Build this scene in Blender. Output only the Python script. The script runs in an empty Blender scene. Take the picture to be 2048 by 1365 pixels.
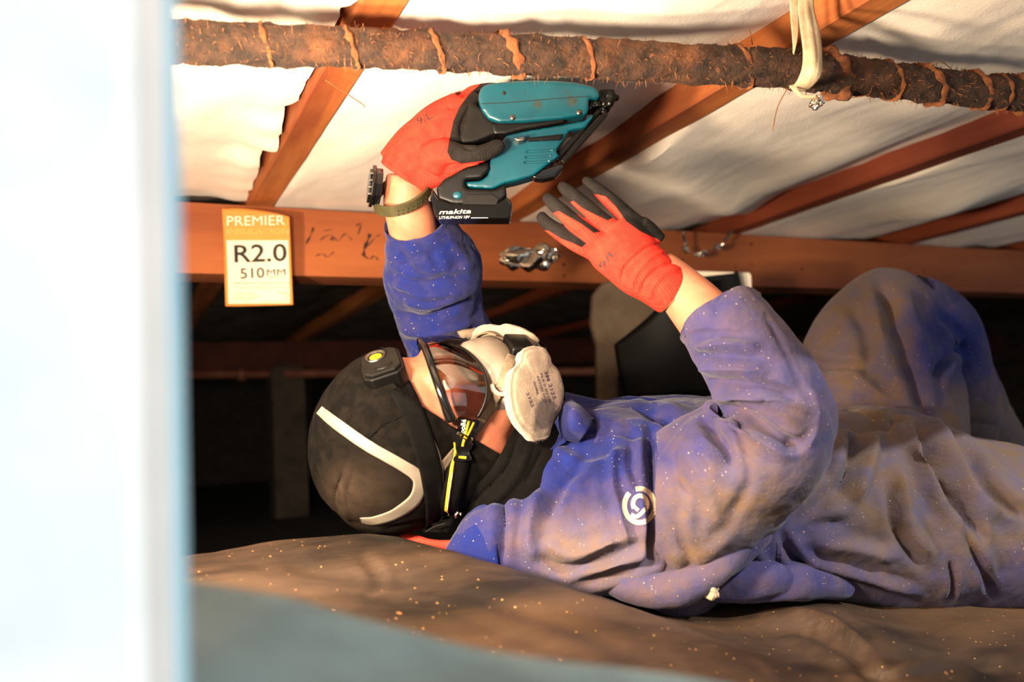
import bpy, bmesh, math, random
import numpy as np
from mathutils import Vector, Matrix, noise
from mathutils.bvhtree import BVHTree
random.seed(7); rng = np.random.default_rng(7)
col = bpy.context.scene.collection
sc = bpy.context.scene

# ------------------------------------------------------------------ camera
F = 1650.0                                   # focal length in pixels of a 2048 px wide frame
_d1 = Vector((230-1024, -(900-682.5), -F)).normalized()
_d2 = Vector((4300-1024, -(651-682.5), -F)).normalized()
_up = _d2.cross(_d1).normalized()
_Y = Vector((0, 0, -1)); _Y = (_Y - _up*_Y.dot(_up)).normalized()
_X = _Y.cross(_up)
MW = Matrix((_X, _Y, _up))                   # camera axes -> world axes
CAM = Vector((0, 0, 0.32))
J = (MW @ _d1); J.z = 0; J.normalize()       # direction of the joists
B = J.cross(Vector((0, 0, 1)))               # direction of the bearers
cd = bpy.data.cameras.new('camera'); cam = bpy.data.objects.new('camera', cd); col.objects.link(cam)
cam.matrix_world = Matrix.Translation(CAM) @ MW.to_4x4()
cd.sensor_width = 36; cd.lens = F/2048*36; cd.clip_start = 0.01
cd.dof.use_dof = True; cd.dof.focus_distance = 1.02; cd.dof.aperture_fstop = 3.3
sc.camera = cam

# ------------------------------------------------------------------ light and exposure
w = bpy.data.worlds.new('sky'); sc.world = w; w.use_nodes = True
bg = w.node_tree.nodes['Background']; bg.inputs[0].default_value = (0.86, 0.95, 1.0, 1); bg.inputs[1].default_value = 0.95

def P(x, y, d):
    """point at depth d along the viewing axis seen at pixel x, y"""
    return CAM + MW @ (Vector(((x-1024)/F, (682.5-y)/F, -1))*d)
def S(a, b, z): return Vector((B.x*a + J.x*b, B.y*a + J.y*b, z))
def lamp(name, loc, target, power, colr, size):
    l = bpy.data.lights.new(name, 'AREA'); l.energy = power; l.color = colr; l.shape = 'DISK'; l.size = size
    o = bpy.data.objects.new(name, l); col.objects.link(o); o.location = loc
    o.rotation_euler = (Vector(target)-Vector(loc)).to_track_quat('-Z', 'Y').to_euler()
    return o
# work lamp standing at the left just inside the opening, and an added, weaker fill light hidden behind the white wall
lamp('work_lamp', P(-520, 760, 0.55), P(1450, 430, 1.3), 15, (1.0, 0.75, 0.50), 0.08)
lamp('hidden_fill', (-0.24, 0.46, 0.44), P(1580, 400, 1.4), 12.5, (1.0, 0.79, 0.58), 0.10)
sl = bpy.data.lights.new('sun', 'SUN'); sl.energy = 3.4; sl.angle = .02; sl.color = (1.0, 0.99, 0.97)
so = bpy.data.objects.new('sun', sl); col.objects.link(so); so.rotation_euler = Vector((-.5, .75, -.72)).to_track_quat('-Z', 'Y').to_euler()
sc.view_settings.view_transform = 'Standard'; sc.view_settings.look = 'None'
sc.view_settings.exposure = 0.0; sc.view_settings.gamma = 1.0; sc.view_settings.use_curve_mapping = False

# ------------------------------------------------------------------ helpers
def proj(V):
    """pixel x, y and depth of an (n,3) array of world points"""
    R = np.array(MW); q = (V - np.array(CAM)) @ R
    d = -q[:, 2]; d = np.where(np.abs(d) < 1e-4, 1e-4, d)
    return q[:, 0]/d*F + 1024, 682.5 - q[:, 1]/d*F, d

class Geo:
    def __init__(s): s.v = []; s.f = []
    def add(s, v, f):
        n = len(s.v); s.v += [Vector(x) for x in v]; s.f += [tuple(i+n for i in q) for q in f]; return s

def mesh_of(g, name='mesh'):
    m = bpy.data.meshes.new(name); m.from_pydata([tuple(v) for v in g.v], [], g.f); m.update(); return m
def verts_np(m):
    a = np.empty(len(m.vertices)*3, np.float32); m.vertices.foreach_get('co', a); return a.reshape(-1, 3).astype(float)
def set_verts(m, V): m.vertices.foreach_set('co', V.astype(np.float32).ravel()); m.update()
def edges_np(m):
    e = np.empty(len(m.edges)*2, np.int32); m.edges.foreach_get('vertices', e); return e.reshape(-1, 2)
def normals_np(m):
    a = np.empty(len(m.vertices)*3, np.float32); m.vertices.foreach_get('normal', a); return a.reshape(-1, 3).astype(float)
def smooth_mesh(m, it, k=0.5):
    V = verts_np(m); e = edges_np(m); n = len(V)
    cnt = np.maximum(np.bincount(e.ravel(), minlength=n), 1)[:, None]
    for _ in range(it):
        s = np.stack([np.bincount(e[:, 0], V[e[:, 1], c], n) + np.bincount(e[:, 1], V[e[:, 0], c], n) for c in range(3)], 1)
        V = V + k*(s/cnt - V)
    set_verts(m, V); return m
def remesh(g, voxel, it=8, name='mesh'):
    m = g if isinstance(g, bpy.types.Mesh) else mesh_of(g)
    o = bpy.data.objects.new('tmp', m); col.objects.link(o)
    md = o.modifiers.new('r', 'REMESH'); md.mode = 'VOXEL'; md.voxel_size = voxel
    dg = bpy.context.evaluated_depsgraph_get(); dg.update()
    r = bpy.data.meshes.new_from_object(o.evaluated_get(dg)); r.name = name
    bpy.data.objects.remove(o); smooth_mesh(r, it); return r

ORG = {}
def thing(name, label, cat, loc, group=None):
    o = bpy.data.objects.new(name, None); col.objects.link(o); o.location = loc; o.empty_display_size = .05
    o['label'] = label; o['category'] = cat
    if group: o['group'] = group
    ORG[o] = Vector(loc); return o
def obj(name, g, mat, parent=None, smooth=True, angle=None, bevel=0, solid=0, offset=0, label=None, cat=None, group=None, kind=None, subsurf=0):
    m = g if isinstance(g, bpy.types.Mesh) else mesh_of(g, name)
    m.name = name; V = verts_np(m)
    if parent is not None: org = np.array(ORG[parent])
    else: org = np.array([(V[:, 0].min()+V[:, 0].max())/2, (V[:, 1].min()+V[:, 1].max())/2, V[:, 2].min()])
    set_verts(m, V-org)
    o = bpy.data.objects.new(name, m); col.objects.link(o)
    if parent is not None: o.parent = parent; ORG[o] = ORG[parent]
    else: o.location = Vector(org); ORG[o] = Vector(org)
    for mm in (mat if isinstance(mat, (list, tuple)) else [mat]): m.materials.append(mm)
    m.polygons.foreach_set('use_smooth', [smooth]*len(m.polygons))
    if angle: m.set_sharp_from_angle(angle=math.radians(angle))
    if solid:
        md = o.modifiers.new('s', 'SOLIDIFY'); md.thickness = solid; md.offset = offset
    if bevel:
        md = o.modifiers.new('b', 'BEVEL'); md.width = bevel; md.segments = 3; md.limit_method = 'ANGLE'; md.angle_limit = math.radians(35)
    if subsurf:
        md = o.modifiers.new('u', 'SUBSURF'); md.levels = md.render_levels = subsurf
    if label: o['label'] = label
    if cat: o['category'] = cat
    if group: o['group'] = group
    if kind: o['kind'] = kind
    return o

# ---- shapes
def box(g, c, ax, h):
    c = Vector(c); ax = [Vector(a) for a in ax]
    v = [c + ax[0]*h[0]*i + ax[1]*h[1]*j + ax[2]*h[2]*k for i in (-1, 1) for j in (-1, 1) for k in (-1, 1)]
    return g.add(v, [(0,1,3,2),(4,6,7,5),(0,4,5,1),(2,3,7,6),(0,2,6,4),(1,5,7,3)])
def ell(g, c, ax, r, nu=24, nv=16):
    v = []; f = []
    for j in range(nv+1):
        t = math.pi*j/nv
        for i in range(nu):
            p = 2*math.pi*i/nu
            v.append(Vector(c) + Vector(ax[0])*r[0]*math.sin(t)*math.cos(p) + Vector(ax[1])*r[1]*math.sin(t)*math.sin(p) + Vector(ax[2])*r[2]*math.cos(t))
    for j in range(nv):
        for i in range(nu):
            a = j*nu+i; b_ = j*nu+(i+1) % nu; f.append((a, b_, b_+nu, a+nu))
    return g.add(v, f)
def cr(pts, n):
    """Catmull-Rom through rows of numbers"""
    A = np.array(pts, float); out = []
    E_ = np.vstack([2*A[0]-A[1], A, 2*A[-1]-A[-2]])
    for i in range(1, len(E_)-2):
        p0, p1, p2, p3 = E_[i-1], E_[i], E_[i+1], E_[i+2]
        for k in range(n):
            t = k/n
            out.append(.5*((2*p1)+(-p0+p2)*t+(2*p0-5*p1+4*p2-p3)*t*t+(-p0+3*p1-3*p2+p3)*t**3))
    out.append(A[-1]); return np.array(out)
VD = MW @ Vector((0, 0, -1))                 # viewing direction
UPI = MW @ Vector((0, 1, 0)); RTI = MW @ Vector((1, 0, 0))
def tube(g, rows, n=5, seg=20, side=None, cap=True, lip=0):
    """rows: (x,y,z world, r_side, r_depth); side radius lies across the view, depth radius along it"""
    R = cr(rows, n) if n > 1 else np.array(rows, float)
    k = len(R); v = []; f = []
    ctr = [Vector(r[:3]) for r in R]
    rings = []
    for i in range(k):
        t = (ctr[min(i+1, k-1)] - ctr[max(i-1, 0)]).normalized()
        s = (side or VD); u = t.cross(s)
        if u.length < .05: u = t.cross(UPI)
        u.normalize(); w_ = u.cross(t).normalized()
        rings.append((ctr[i], u, w_, R[i][3], R[i][4], t))
    if lip:
        c, u, w_, a, b_, t = rings[-1]
        rings.append((c+t*lip*.15, u, w_, a-lip*.1, b_-lip*.1, t)); rings.append((c, u, w_, a-lip*.25, b_-lip*.25, t)); rings.append((c-t*lip*3, u, w_, a-lip*.9, b_-lip*.9, t))
    for (c, u, w_, a, b_, t) in rings:
        for j in range(seg):
            p = 2*math.pi*j/seg; v.append(c + u*a*math.cos(p) + w_*b_*math.sin(p))
    k = len(rings)
    for i in range(k-1):
        for j in range(seg):
            a = i*seg+j; b_ = i*seg+(j+1) % seg; f.append((a, b_, b_+seg, a+seg))
    if cap:
        f.append(tuple(range(seg))[::-1])
        if not lip: f.append(tuple(range((k-1)*seg, k*seg)))
    return g.add(v, f)
def tpx(g, rows, n=5, seg=20, side=None, cap=True, lip=0, depth=1.0):
    """rows: (px, py, distance, radius in px[, depth radius in m])"""
    out = []
    for r in rows:
        p = P(*r[:3]); rs = r[3]*r[2]/F; out.append((p.x, p.y, p.z, rs, r[4] if len(r) > 4 else rs*depth))
    return tube(g, out, n, seg, side, cap, lip)
def wire(g, pts, r, n=4, seg=8): return tube(g, [(p[0], p[1], p[2], r, r) for p in pts], n, seg)
def prism(g, poly, d, h0, h1):
    """outline at distance d, thick from d-h0 to d+h1"""
    n = len(poly); v = [P(x, y, d)-VD*h0 for x, y in poly] + [P(x, y, d)+VD*h1 for x, y in poly]
    return g.add(v, [tuple(range(n)), tuple(range(n, 2*n))[::-1]] + [(i, i+n, (i+1) % n+n, (i+1) % n) for i in range(n)])
def prism_ax(g, poly, o, U, V_, N, h):
    n = len(poly); v = [o+U*x+V_*y-N*h for x, y in poly] + [o+U*x+V_*y+N*h for x, y in poly]
    return g.add(v, [tuple(range(n)), tuple(range(n, 2*n))[::-1]] + [(i, i+n, (i+1) % n+n, (i+1) % n) for i in range(n)])
def patch(g, rows, nu=6, nv=6, fn=None):
    """rows of (px,py,d) control points -> smooth cloth surface"""
    R = [cr(r, nu) for r in rows]; A = np.array(R)
    A = np.stack([cr(A[:, j], nv) for j in range(A.shape[1])], 1)
    a, b_ = A.shape[:2]
    v = [P(*A[i, j]) for i in range(a) for j in range(b_)]
    return g.add(v, [(i*b_+j, i*b_+j+1, (i+1)*b_+j+1, (i+1)*b_+j) for i in range(a-1) for j in range(b_-1)])
def grid(g, fn, u0, u1, nu, v0, v1, nv):
    v = [fn(u0+(u1-u0)*i/nu, v0+(v1-v0)*j/nv) for i in range(nu+1) for j in range(nv+1)]; k = nv+1
    return g.add(v, [(i*k+j, (i+1)*k+j, (i+1)*k+j+1, i*k+j+1) for i in range(nu) for j in range(nv)])
def seg_dist(px, py, poly):
    D = np.full(len(px), 1e9); T = np.zeros(len(px)); L = 0; n = len(poly)-1
    for i in range(n):
        ax, ay = poly[i][:2]; bx, by = poly[i+1][:2]; dx, dy = bx-ax, by-ay; q = dx*dx+dy*dy+1e-9
        t = np.clip(((px-ax)*dx+(py-ay)*dy)/q, 0, 1); d = np.hypot(px-ax-t*dx, py-ay-t*dy)
        m = d < D; D[m] = d[m]; T[m] = (i+t[m])/n
    return D, T
def folds(m, strokes, gain=1.0, bank=0.0):
    """cloth folds: grooves (negative) and ridges (positive) pressed into the side of the cloth that can be seen"""
    V = verts_np(m); N = normals_np(m); px, py, d = proj(V)
    face = np.clip(-(N @ np.array(VD))*2.5+.3, 0, 1)
    D = np.zeros(len(V))
    for s in strokes:
        poly, wd, amp = s[:3]
        q, t = seg_dist(px, py, cr(poly, 5))
        tp = np.clip(np.minimum(t, 1-t)*5+.15, 0, 1)
        D += amp*gain*(np.exp(-(q/wd)**2)-bank*np.exp(-((q-2.1*wd)/(1.1*wd))**2))*tp
    V = V + N*(D*face)[:, None]; set_verts(m, V)
def wrinkle(m, amp, scale, seed=0, stretch=None):
    V = verts_np(m); N = normals_np(m); o = Vector((seed, seed*1.7, 3)); n = len(V); D = np.empty(n)
    for i in range(n):
        p = Vector(V[i])
        if stretch: p = p - stretch*(p.dot(stretch))*.75
        D[i] = noise.noise(p*scale+o) + .5*noise.noise(p*scale*2.3+o)
    set_verts(m, V+N*(D*amp)[:, None])
def outward(m):
    bm = bmesh.new(); bm.from_mesh(m); bmesh.ops.recalc_face_normals(bm, faces=bm.faces[:]); bm.to_mesh(m); bm.free(); m.update()
    V = verts_np(m); N = normals_np(m)
    e = V.mean(0)
    if ((V-e)*N).sum() < 0: m.flip_normals(); m.update()
    return m
def creases(m, amp, scale, seed, along, squash=.7):
    V = verts_np(m); N = normals_np(m); o = Vector((seed, 2, seed*3)); D = np.empty(len(V))
    for i in range(len(V)):
        p = Vector(V[i]); p = p-along*(p.dot(along))*squash; q = p*scale+o
        q = q+Vector((noise.noise(q*.6), noise.noise(q*.6+Vector((9, 0, 0))), noise.noise(q*.6+Vector((0, 9, 0)))))*.8
        D[i] = -(max(0, 1-abs(noise.noise(q))*3.2)**2)+.5*noise.noise(q*.5)
    set_verts(m, V+N*(D*amp)[:, None])
def in_poly(px, py, poly):
    c = np.zeros(len(px), bool); n = len(poly)
    for i in range(n):
        x0, y0 = poly[i]; x1, y1 = poly[(i+1) % n]
        m = ((y0 > py) != (y1 > py)) & (px < (x1-x0)*(py-y0)/(y1-y0+1e-9)+x0); c ^= m
    return c
def region(px, py, polys, soft=3.0):
    """0..1 field, 0.5 on the outline of the polygons"""
    out = np.zeros(len(px))
    for poly in polys:
        q, _ = seg_dist(px, py, list(poly)+[poly[0]]); s = np.where(in_poly(px, py, poly), q, -q)
        out = np.maximum(out, np.clip(.5+s/soft*.5, 0, 1))
    return out
def attr(m, name, vals):
    a = m.attributes.new(name, 'FLOAT', 'POINT'); a.data.foreach_set('value', np.asarray(vals, np.float32))
def blobs(m, base, spots):
    """dirt amount: spots of (px, py, radius px, amount)"""
    px, py, d = proj(verts_np(m)); v = np.full(len(px), base, float)
    for x, y, r, a in spots:
        v += a*np.exp(-((px-x)**2+(py-y)**2)/(r*r))
    return np.clip(v, 0, 1)
def cut(m, co, no):
    bm = bmesh.new(); bm.from_mesh(m)
    bmesh.ops.bisect_plane(bm, geom=bm.verts[:]+bm.edges[:]+bm.faces[:], plane_co=co, plane_no=no, clear_outer=True); bm.to_mesh(m); bm.free(); m.update(); return m
def bvh_man(*ms):
    vs = []; fs = []; o = ORG[man]
    for m in ms:
        n = len(vs); vs += [v.co+o for v in m.vertices]; fs += [tuple(i+n for i in p.vertices) for p in m.polygons]
    return BVHTree.FromPolygons(vs, fs)
def bvh_of(*ms):
    vs = []; fs = []
    for m in ms:
        n = len(vs); vs += [v.co.copy() for v in m.vertices]; fs += [tuple(i+n for i in p.vertices) for p in m.polygons]
    return BVHTree.FromPolygons(vs, fs)
def hit(b, x, y, d0=1.0, off=.001):
    p = P(x, y, 1.0); dr = (p-CAM).normalized()
    h = b.ray_cast(CAM, dr, 6)
    if h[0] is None: return P(x, y, d0), -VD
    n = h[1]; n = -n if n.dot(VD) > 0 else n
    return h[0]-dr*off, n
def strap(g, b, pts, wd, off=.0015, thick=.0016, n=8, d0=1.0, across=5):
    """flat strap laid over a surface along pixels pts = (x, y[, width factor])"""
    A = cr([(p[0], p[1], p[2] if len(p) > 2 else 1) for p in pts], n); k = len(A); top = []; low = []
    last = d0
    for i in range(k):
        t = A[min(i+1, k-1)][:2]-A[max(i-1, 0)][:2]; t = t/np.linalg.norm(t); nr = np.array([-t[1], t[0]])
        row = []
        for j in range(across):
            q = (j/(across-1)-.5)*wd*A[i][2]
            h, nn = hit(b, A[i][0]+nr[0]*q, A[i][1]+nr[1]*q, last, 0)
            row.append([h, nn, (h-CAM).dot(VD)])
        mid = row[across//2][2]
        if abs(mid-last) < .06 or i == 0: last = mid
        for j, (h, nn, dd_) in enumerate(row):
            if abs(dd_-last) > .03: h = P(A[i][0]+nr[0]*(j/(across-1)-.5)*wd*A[i][2], A[i][1]+nr[1]*(j/(across-1)-.5)*wd*A[i][2], last); nn = row[across//2][1]
            nn = (nn*.8-VD*.3).normalized()
            top.append(h+nn*(off+thick)); low.append(h+nn*off)
    K = len(top); f = []
    for i in range(k-1):
        for j in range(across-1):
            a = i*across+j; f.append((a, a+1, a+1+across, a+across)); f.append((a+K, a+across+K, a+1+across+K, a+1+K))
        a = i*across; f.append((a, a+across, a+across+K, a+K)); a += across-1; f.append((a, a+K, a+across+K, a+across))
    f.append(tuple(list(range(across))+[K+across-1-j for j in range(across)])); a = (k-1)*across
    f.append(tuple([a+j for j in range(across)][::-1]+[K+a+j for j in range(across)]))
    return g.add(top+low, f)
def text_geo(g, s, fn, bold=0, shear=0):
    """letters as a flat mesh mapped by fn(u, v) with u, v in 0..1 over the text box"""
    c = bpy.data.curves.new('t', 'FONT'); c.body = s; c.size = 1; c.offset = bold; c.shear = shear; c.resolution_u = 3
    o = bpy.data.objects.new('t', c); col.objects.link(o)
    dg = bpy.context.evaluated_depsgraph_get(); dg.update()
    m = bpy.data.meshes.new_from_object(o.evaluated_get(dg)); V = verts_np(m)
    lo = V.min(0); hi = V.max(0); wd = max(hi[0]-lo[0], 1e-5); hg = max(hi[1]-lo[1], 1e-5)
    g.add([fn((x-lo[0])/wd, (y-lo[1])/hg) for x, y, z in V], [tuple(p.vertices) for p in m.polygons])
    bpy.data.objects.remove(o); bpy.data.meshes.remove(m); return g
def text_px(g, s, x0, y0, x1, y1, hpx, b=None, d=1.0, off=.0008, bold=0, shear=0):
    """baseline from (x0,y0) to (x1,y1), letter height hpx, laid on surface b or at distance d"""
    t = np.array([x1-x0, y1-y0], float); L = np.linalg.norm(t); t /= L; nr = np.array([t[1], -t[0]])
    def fn(u, v):
        x = x0+t[0]*L*u+nr[0]*hpx*v; y = y0+t[1]*L*u+nr[1]*hpx*v
        return hit(b, x, y, d, off)[0] if b else P(x, y, d)
    return text_geo(g, s, fn, bold, shear)

# ---- materials
def lin(c): return tuple((x/12.92 if x <= .04045 else ((x+.055)/1.055)**2.4) for x in [v/255 for v in c])+(1,)
def mat(name, c1, c2=None, scale=30, rough=.8, bump=0, bscale=None, metal=0, spec=.5, stretch=None, detail=5, contrast=(.35, .65), specks=None, coat=0, sheen=0, trans=0, attr_mix=None, alpha=1, wave=None, c3=None, rot=None):
    m = bpy.data.materials.new(name); m.use_nodes = True; nt = m.node_tree; N = nt.nodes; L = nt.links; b = N['Principled BSDF']
    c1 = lin(c1); b.inputs['Base Color'].default_value = c1; b.inputs['Roughness'].default_value = rough; b.inputs['Metallic'].default_value = metal
    b.inputs['Specular IOR Level'].default_value = spec; b.inputs['Coat Weight'].default_value = coat; b.inputs['Sheen Weight'].default_value = sheen
    b.inputs['Transmission Weight'].default_value = trans; b.inputs['Alpha'].default_value = alpha
    tc = N.new('ShaderNodeTexCoord'); src = tc.outputs['Object']
    if stretch or rot:
        mp = N.new('ShaderNodeMapping'); L.new(src, mp.inputs[0]); mp.inputs['Scale'].default_value = stretch or (1, 1, 1)
        if rot:
            mp.vector_type = 'TEXTURE'; mp.inputs['Rotation'].default_value = rot; mp.inputs['Scale'].default_value = tuple(1/s for s in (stretch or (1, 1, 1)))
        src = mp.outputs[0]
    def nz(sc_, det=detail):
        n = N.new('ShaderNodeTexNoise'); n.inputs['Scale'].default_value = sc_; n.inputs['Detail'].default_value = det; n.inputs['Roughness'].default_value = .6
        L.new(src, n.inputs['Vector']); return n.outputs['Fac']
    def ramp(x, a, b_):
        r = N.new('ShaderNodeMapRange'); L.new(x, r.inputs[0]); r.inputs[1].default_value = a; r.inputs[2].default_value = b_; return r.outputs[0]
    def mixc(f, a, b_):
        x = N.new('ShaderNodeMix'); x.data_type = 'RGBA'
        L.new(f, x.inputs[0])
        for i, q in ((6, a), (7, b_)):
            if isinstance(q, tuple): x.inputs[i].default_value = q
            else: L.new(q, x.inputs[i])
        return x.outputs[2]
    cur = c1
    if c2: cur = mixc(ramp(nz(scale), *contrast), cur, lin(c2))
    if c3: cur = mixc(ramp(nz(scale*.23, 3), .5, .7), cur, lin(c3))
    if attr_mix:                              # (attribute, colour, colour2, noise scale, softness)
        an, ca, cb, ns, soft = attr_mix
        at = N.new('ShaderNodeAttribute'); at.attribute_name = an
        f = at.outputs['Fac']
        if ns:
            ad = N.new('ShaderNodeMath'); ad.operation = 'ADD'; L.new(f, ad.inputs[0])
            mu = N.new('ShaderNodeMath'); mu.operation = 'MULTIPLY_ADD'; L.new(nz(ns, 8), mu.inputs[0]); mu.inputs[1].default_value = .7; mu.inputs[2].default_value = -.35
            L.new(mu.outputs[0], ad.inputs[1]); f = ad.outputs[0]
        f = ramp(f, .5-soft, .5+soft)
        dirty = mixc(ramp(nz(ns or 60, 6), .35, .65), lin(ca), lin(cb))
        cur = mixc(f, cur, dirty)
    if specks:                                # (colour, scale, size)
        for cs, ss, sz in specks:
            vo = N.new('ShaderNodeTexVoronoi'); vo.inputs['Scale'].default_value = ss; L.new(tc.outputs['Object'], vo.inputs['Vector'])
            se = N.new('ShaderNodeSeparateColor'); L.new(vo.outputs['Color'], se.inputs[0])
            thr = N.new('ShaderNodeMath'); thr.operation = 'MULTIPLY'; L.new(se.outputs[0], thr.inputs[0]); L.new(se.outputs[0], thr.inputs[1])
            t2 = N.new('ShaderNodeMath'); t2.operation = 'MULTIPLY'; L.new(thr.outputs[0], t2.inputs[0]); t2.inputs[1].default_value = sz
            lt = N.new('ShaderNodeMath'); lt.operation = 'LESS_THAN'; L.new(vo.outputs['Distance'], lt.inputs[0]); L.new(t2.outputs[0], lt.inputs[1])
            g2 = N.new('ShaderNodeMath'); g2.operation = 'GREATER_THAN'; L.new(se.outputs[1], g2.inputs[0]); g2.inputs[1].default_value = .55
            mu = N.new('ShaderNodeMath'); mu.operation = 'MULTIPLY'; L.new(lt.outputs[0], mu.inputs[0]); L.new(g2.outputs[0], mu.inputs[1])
            cur = mixc(mu.outputs[0], cur, lin(cs))
    if not isinstance(cur, tuple): L.new(cur, b.inputs['Base Color'])
    if bump:
        bp = N.new('ShaderNodeBump'); bp.inputs['Strength'].default_value = 1; bp.inputs['Distance'].default_value = bump
        h = nz(bscale or scale*2, 6)
        if wave:
            wv = N.new('ShaderNodeTexWave'); wv.inputs['Scale'].default_value = wave; wv.bands_direction = 'DIAGONAL'; L.new(tc.outputs['Object'], wv.inputs['Vector']); h = wv.outputs['Fac']
        L.new(h, bp.inputs['Height']); L.new(bp.outputs[0], b.inputs['Normal'])
    return m
ANG = math.atan2(J.y, J.x)
m_wood = mat('orange_timber', (204, 126, 62), (136, 66, 28), 11, .75, .0012, 60, stretch=(.12, 1, 1), rot=(0, 0, ANG), c3=(112, 44, 24))
m_wood_red = mat('red_timber', (158, 76, 40), (112, 46, 24), 10, .78, .0012, 60, stretch=(.12, 1, 1), rot=(0, 0, ANG), c3=(92, 36, 20))
m_bearer = mat('bearer_timber', (184, 104, 54), (140, 70, 36), 8, .75, .0012, 60, stretch=(.12, 1, 1), rot=(0, 0, ANG-math.pi/2), c3=(120, 54, 30), specks=[((90, 40, 20), 40, .2)])
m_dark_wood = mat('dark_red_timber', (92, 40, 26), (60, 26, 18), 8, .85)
m_board = mat('subfloor_board', (120, 90, 60), (90, 60, 40), 10, .9)
m_batt = mat('cream_polyester', (250, 240, 224), (240, 228, 210), 14, .95, .0009, 200, sheen=.3, detail=3)
m_batt_shaded = mat('shaded_polyester', (84, 76, 66), (48, 43, 37), 9, .95, .004, 60, contrast=(.42, .6))  # darker copy of the cream polyester, standing in for dim light beyond the bearer
m_earth = mat('dark_earth', (38, 30, 24), (22, 17, 13), 12, .95, .004, 40)
m_sheet = mat('dusty_brown_sheet', (70, 53, 40), (24, 18, 14), 9, .5, .0015, 90, stretch=(.35, 1, 1), rot=(0, 0, .5), contrast=(.4, .6), c3=(118, 88, 60), specks=[((196, 150, 92), 170, .2), ((150, 104, 60), 45, .12)])
m_jamb = mat('white_painted_wall', (246, 248, 246), (222, 228, 228), 9, .7)
m_jamb_edge = mat('pale_blue_edge', (150, 196, 214), (176, 208, 216), 7, .6)
m_sill = mat('blue_grey_concrete', (78, 98, 104), (48, 62, 66), 7, .9, .003, 40, c3=(104, 112, 104))
m_cover = mat('blue_cotton', (15, 32, 106), (30, 36, 94), 30, .88, .0030, 42, sheen=.12, spec=.2, attr_mix=('dust', (94, 84, 98), (108, 86, 68), 26, .45),
              specks=[((190, 164, 130), 150, .13), ((168, 146, 140), 260, .2)])
m_cover2 = mat('dusty_grey_cotton', (52, 50, 92), (84, 70, 74), 14, .9, .0005, 700, sheen=.2, spec=.2, attr_mix=('dust', (124, 104, 92), (150, 116, 84), 22, .42),
              specks=[((196, 160, 120), 80, .2), ((170, 140, 130), 190, .2)])
m_skin = mat('skin', (204, 134, 102), (186, 108, 82), 22, .5, .0003, 260, spec=.35)
m_red = mat('red_knit', (228, 62, 44), (212, 48, 38), 60, .88, .0004, 500, spec=.15, wave=170, attr_mix=('coat', (24, 22, 21), (38, 34, 32), 0, .12))
m_black_rub = mat('black_rubber', (12, 11, 10), (22, 20, 18), 40, .6, spec=.2)
m_beanie = mat('black_fleece', (8, 7, 6), (15, 13, 11), 70, .95, .0005, 800, attr_mix=('dust', (66, 54, 44), (42, 34, 28), 60, .4), spec=.08)
m_black_cloth = mat('black_elastic', (6, 5, 5), (11, 10, 9), 90, .9, .0003, 900, spec=.1)
m_tape = mat('silver_reflective_tape', (150, 140, 126), (128, 118, 104), 20, .5)
m_blackp = mat('black_plastic', (5, 5, 5), (11, 10, 9), 30, .4, spec=.25)
m_glossb = mat('gloss_black', (14, 14, 15), None, rough=.15)
m_teal = mat('teal_plastic', (3, 78, 92), (2, 64, 78), 20, .34, attr_mix=('dust', (54, 62, 54), (38, 46, 40), 160, .1))
m_yellow = mat('yellow_rubber', (232, 190, 30), None, rough=.5)
m_greymask = mat('warm_grey_silicone', (136, 124, 110), (124, 112, 99), 20, .45)
m_pad = mat('felt_filter', (172, 154, 130), (150, 132, 110), 40, .98, .0008, 500, sheen=.4, attr_mix=('dust', (84, 64, 56), (44, 34, 31), 240, .3))
m_grey_strap = mat('grey_elastic', (128, 112, 92), (106, 92, 74), 200, .85, .0006, 900, stretch=(1, 1, .1))
m_olive = mat('olive_strap', (74, 68, 38), (58, 54, 30), 60, .55)
m_metal = mat('worn_steel', (150, 146, 138), (96, 92, 86), 60, .32, metal=1)
m_foil = mat('crumpled_foil', (214, 204, 190), None, rough=.16, metal=1)
m_coir = mat('coir_lagging', (42, 30, 22), (74, 50, 34), 70, .95, .004, 160, c3=(104, 64, 36))
m_fibre = mat('coir_fibre', (150, 96, 52), (86, 52, 32), 30, .9)
m_rust = mat('orange_twine', (138, 80, 40), (96, 56, 30), 60, .95, .002, 200)
m_cream = mat('cream_webbing', (206, 186, 154), (180, 156, 122), 50, .85, .0006, 300)
m_label_o = mat('orange_card', (238, 158, 74), (230, 146, 64), 10, .7)
m_label_w = mat('white_card', (242, 230, 208), None, rough=.7)
m_ink = mat('black_ink', (26, 22, 18), None, rough=.7)
m_ink_grey = mat('grey_ink', (150, 128, 104), None, rough=.8)
m_white = mat('white_print', (250, 240, 222), None, rough=.7)
m_orange_lt = mat('pale_orange_print', (246, 176, 104), None, rough=.7)
m_logo = mat('cream_print', (200, 174, 146), None, rough=.8)
m_greyc = mat('grey_concrete', (84, 74, 62), (62, 54, 46), 14, .95, .003, 60)
m_blackpoly = mat('black_polythene', (5, 5, 5), None, rough=.55, spec=.25)
m_beige = mat('beige_concrete', (128, 110, 90), (102, 86, 70), 12, .95, .003, 50)
m_red_shirt = mat('red_cloth', (226, 54, 34), None, rough=.85)
m_pipe = mat('old_copper_pipe', (150, 96, 74), (120, 70, 54), 12, .5)
m_scribble = mat('marker_pen', (52, 26, 16), None, rough=.8)
m_hair = mat('brown_hair', (70, 46, 32), None, rough=.7)
m_eye = mat('eye_white', (235, 228, 220), None, rough=.2)
m_led = mat('yellow_led', (250, 220, 20), None, rough=.3)
m_boot = mat('brown_boot', (70, 50, 36), (50, 36, 26), 20, .7)
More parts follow.
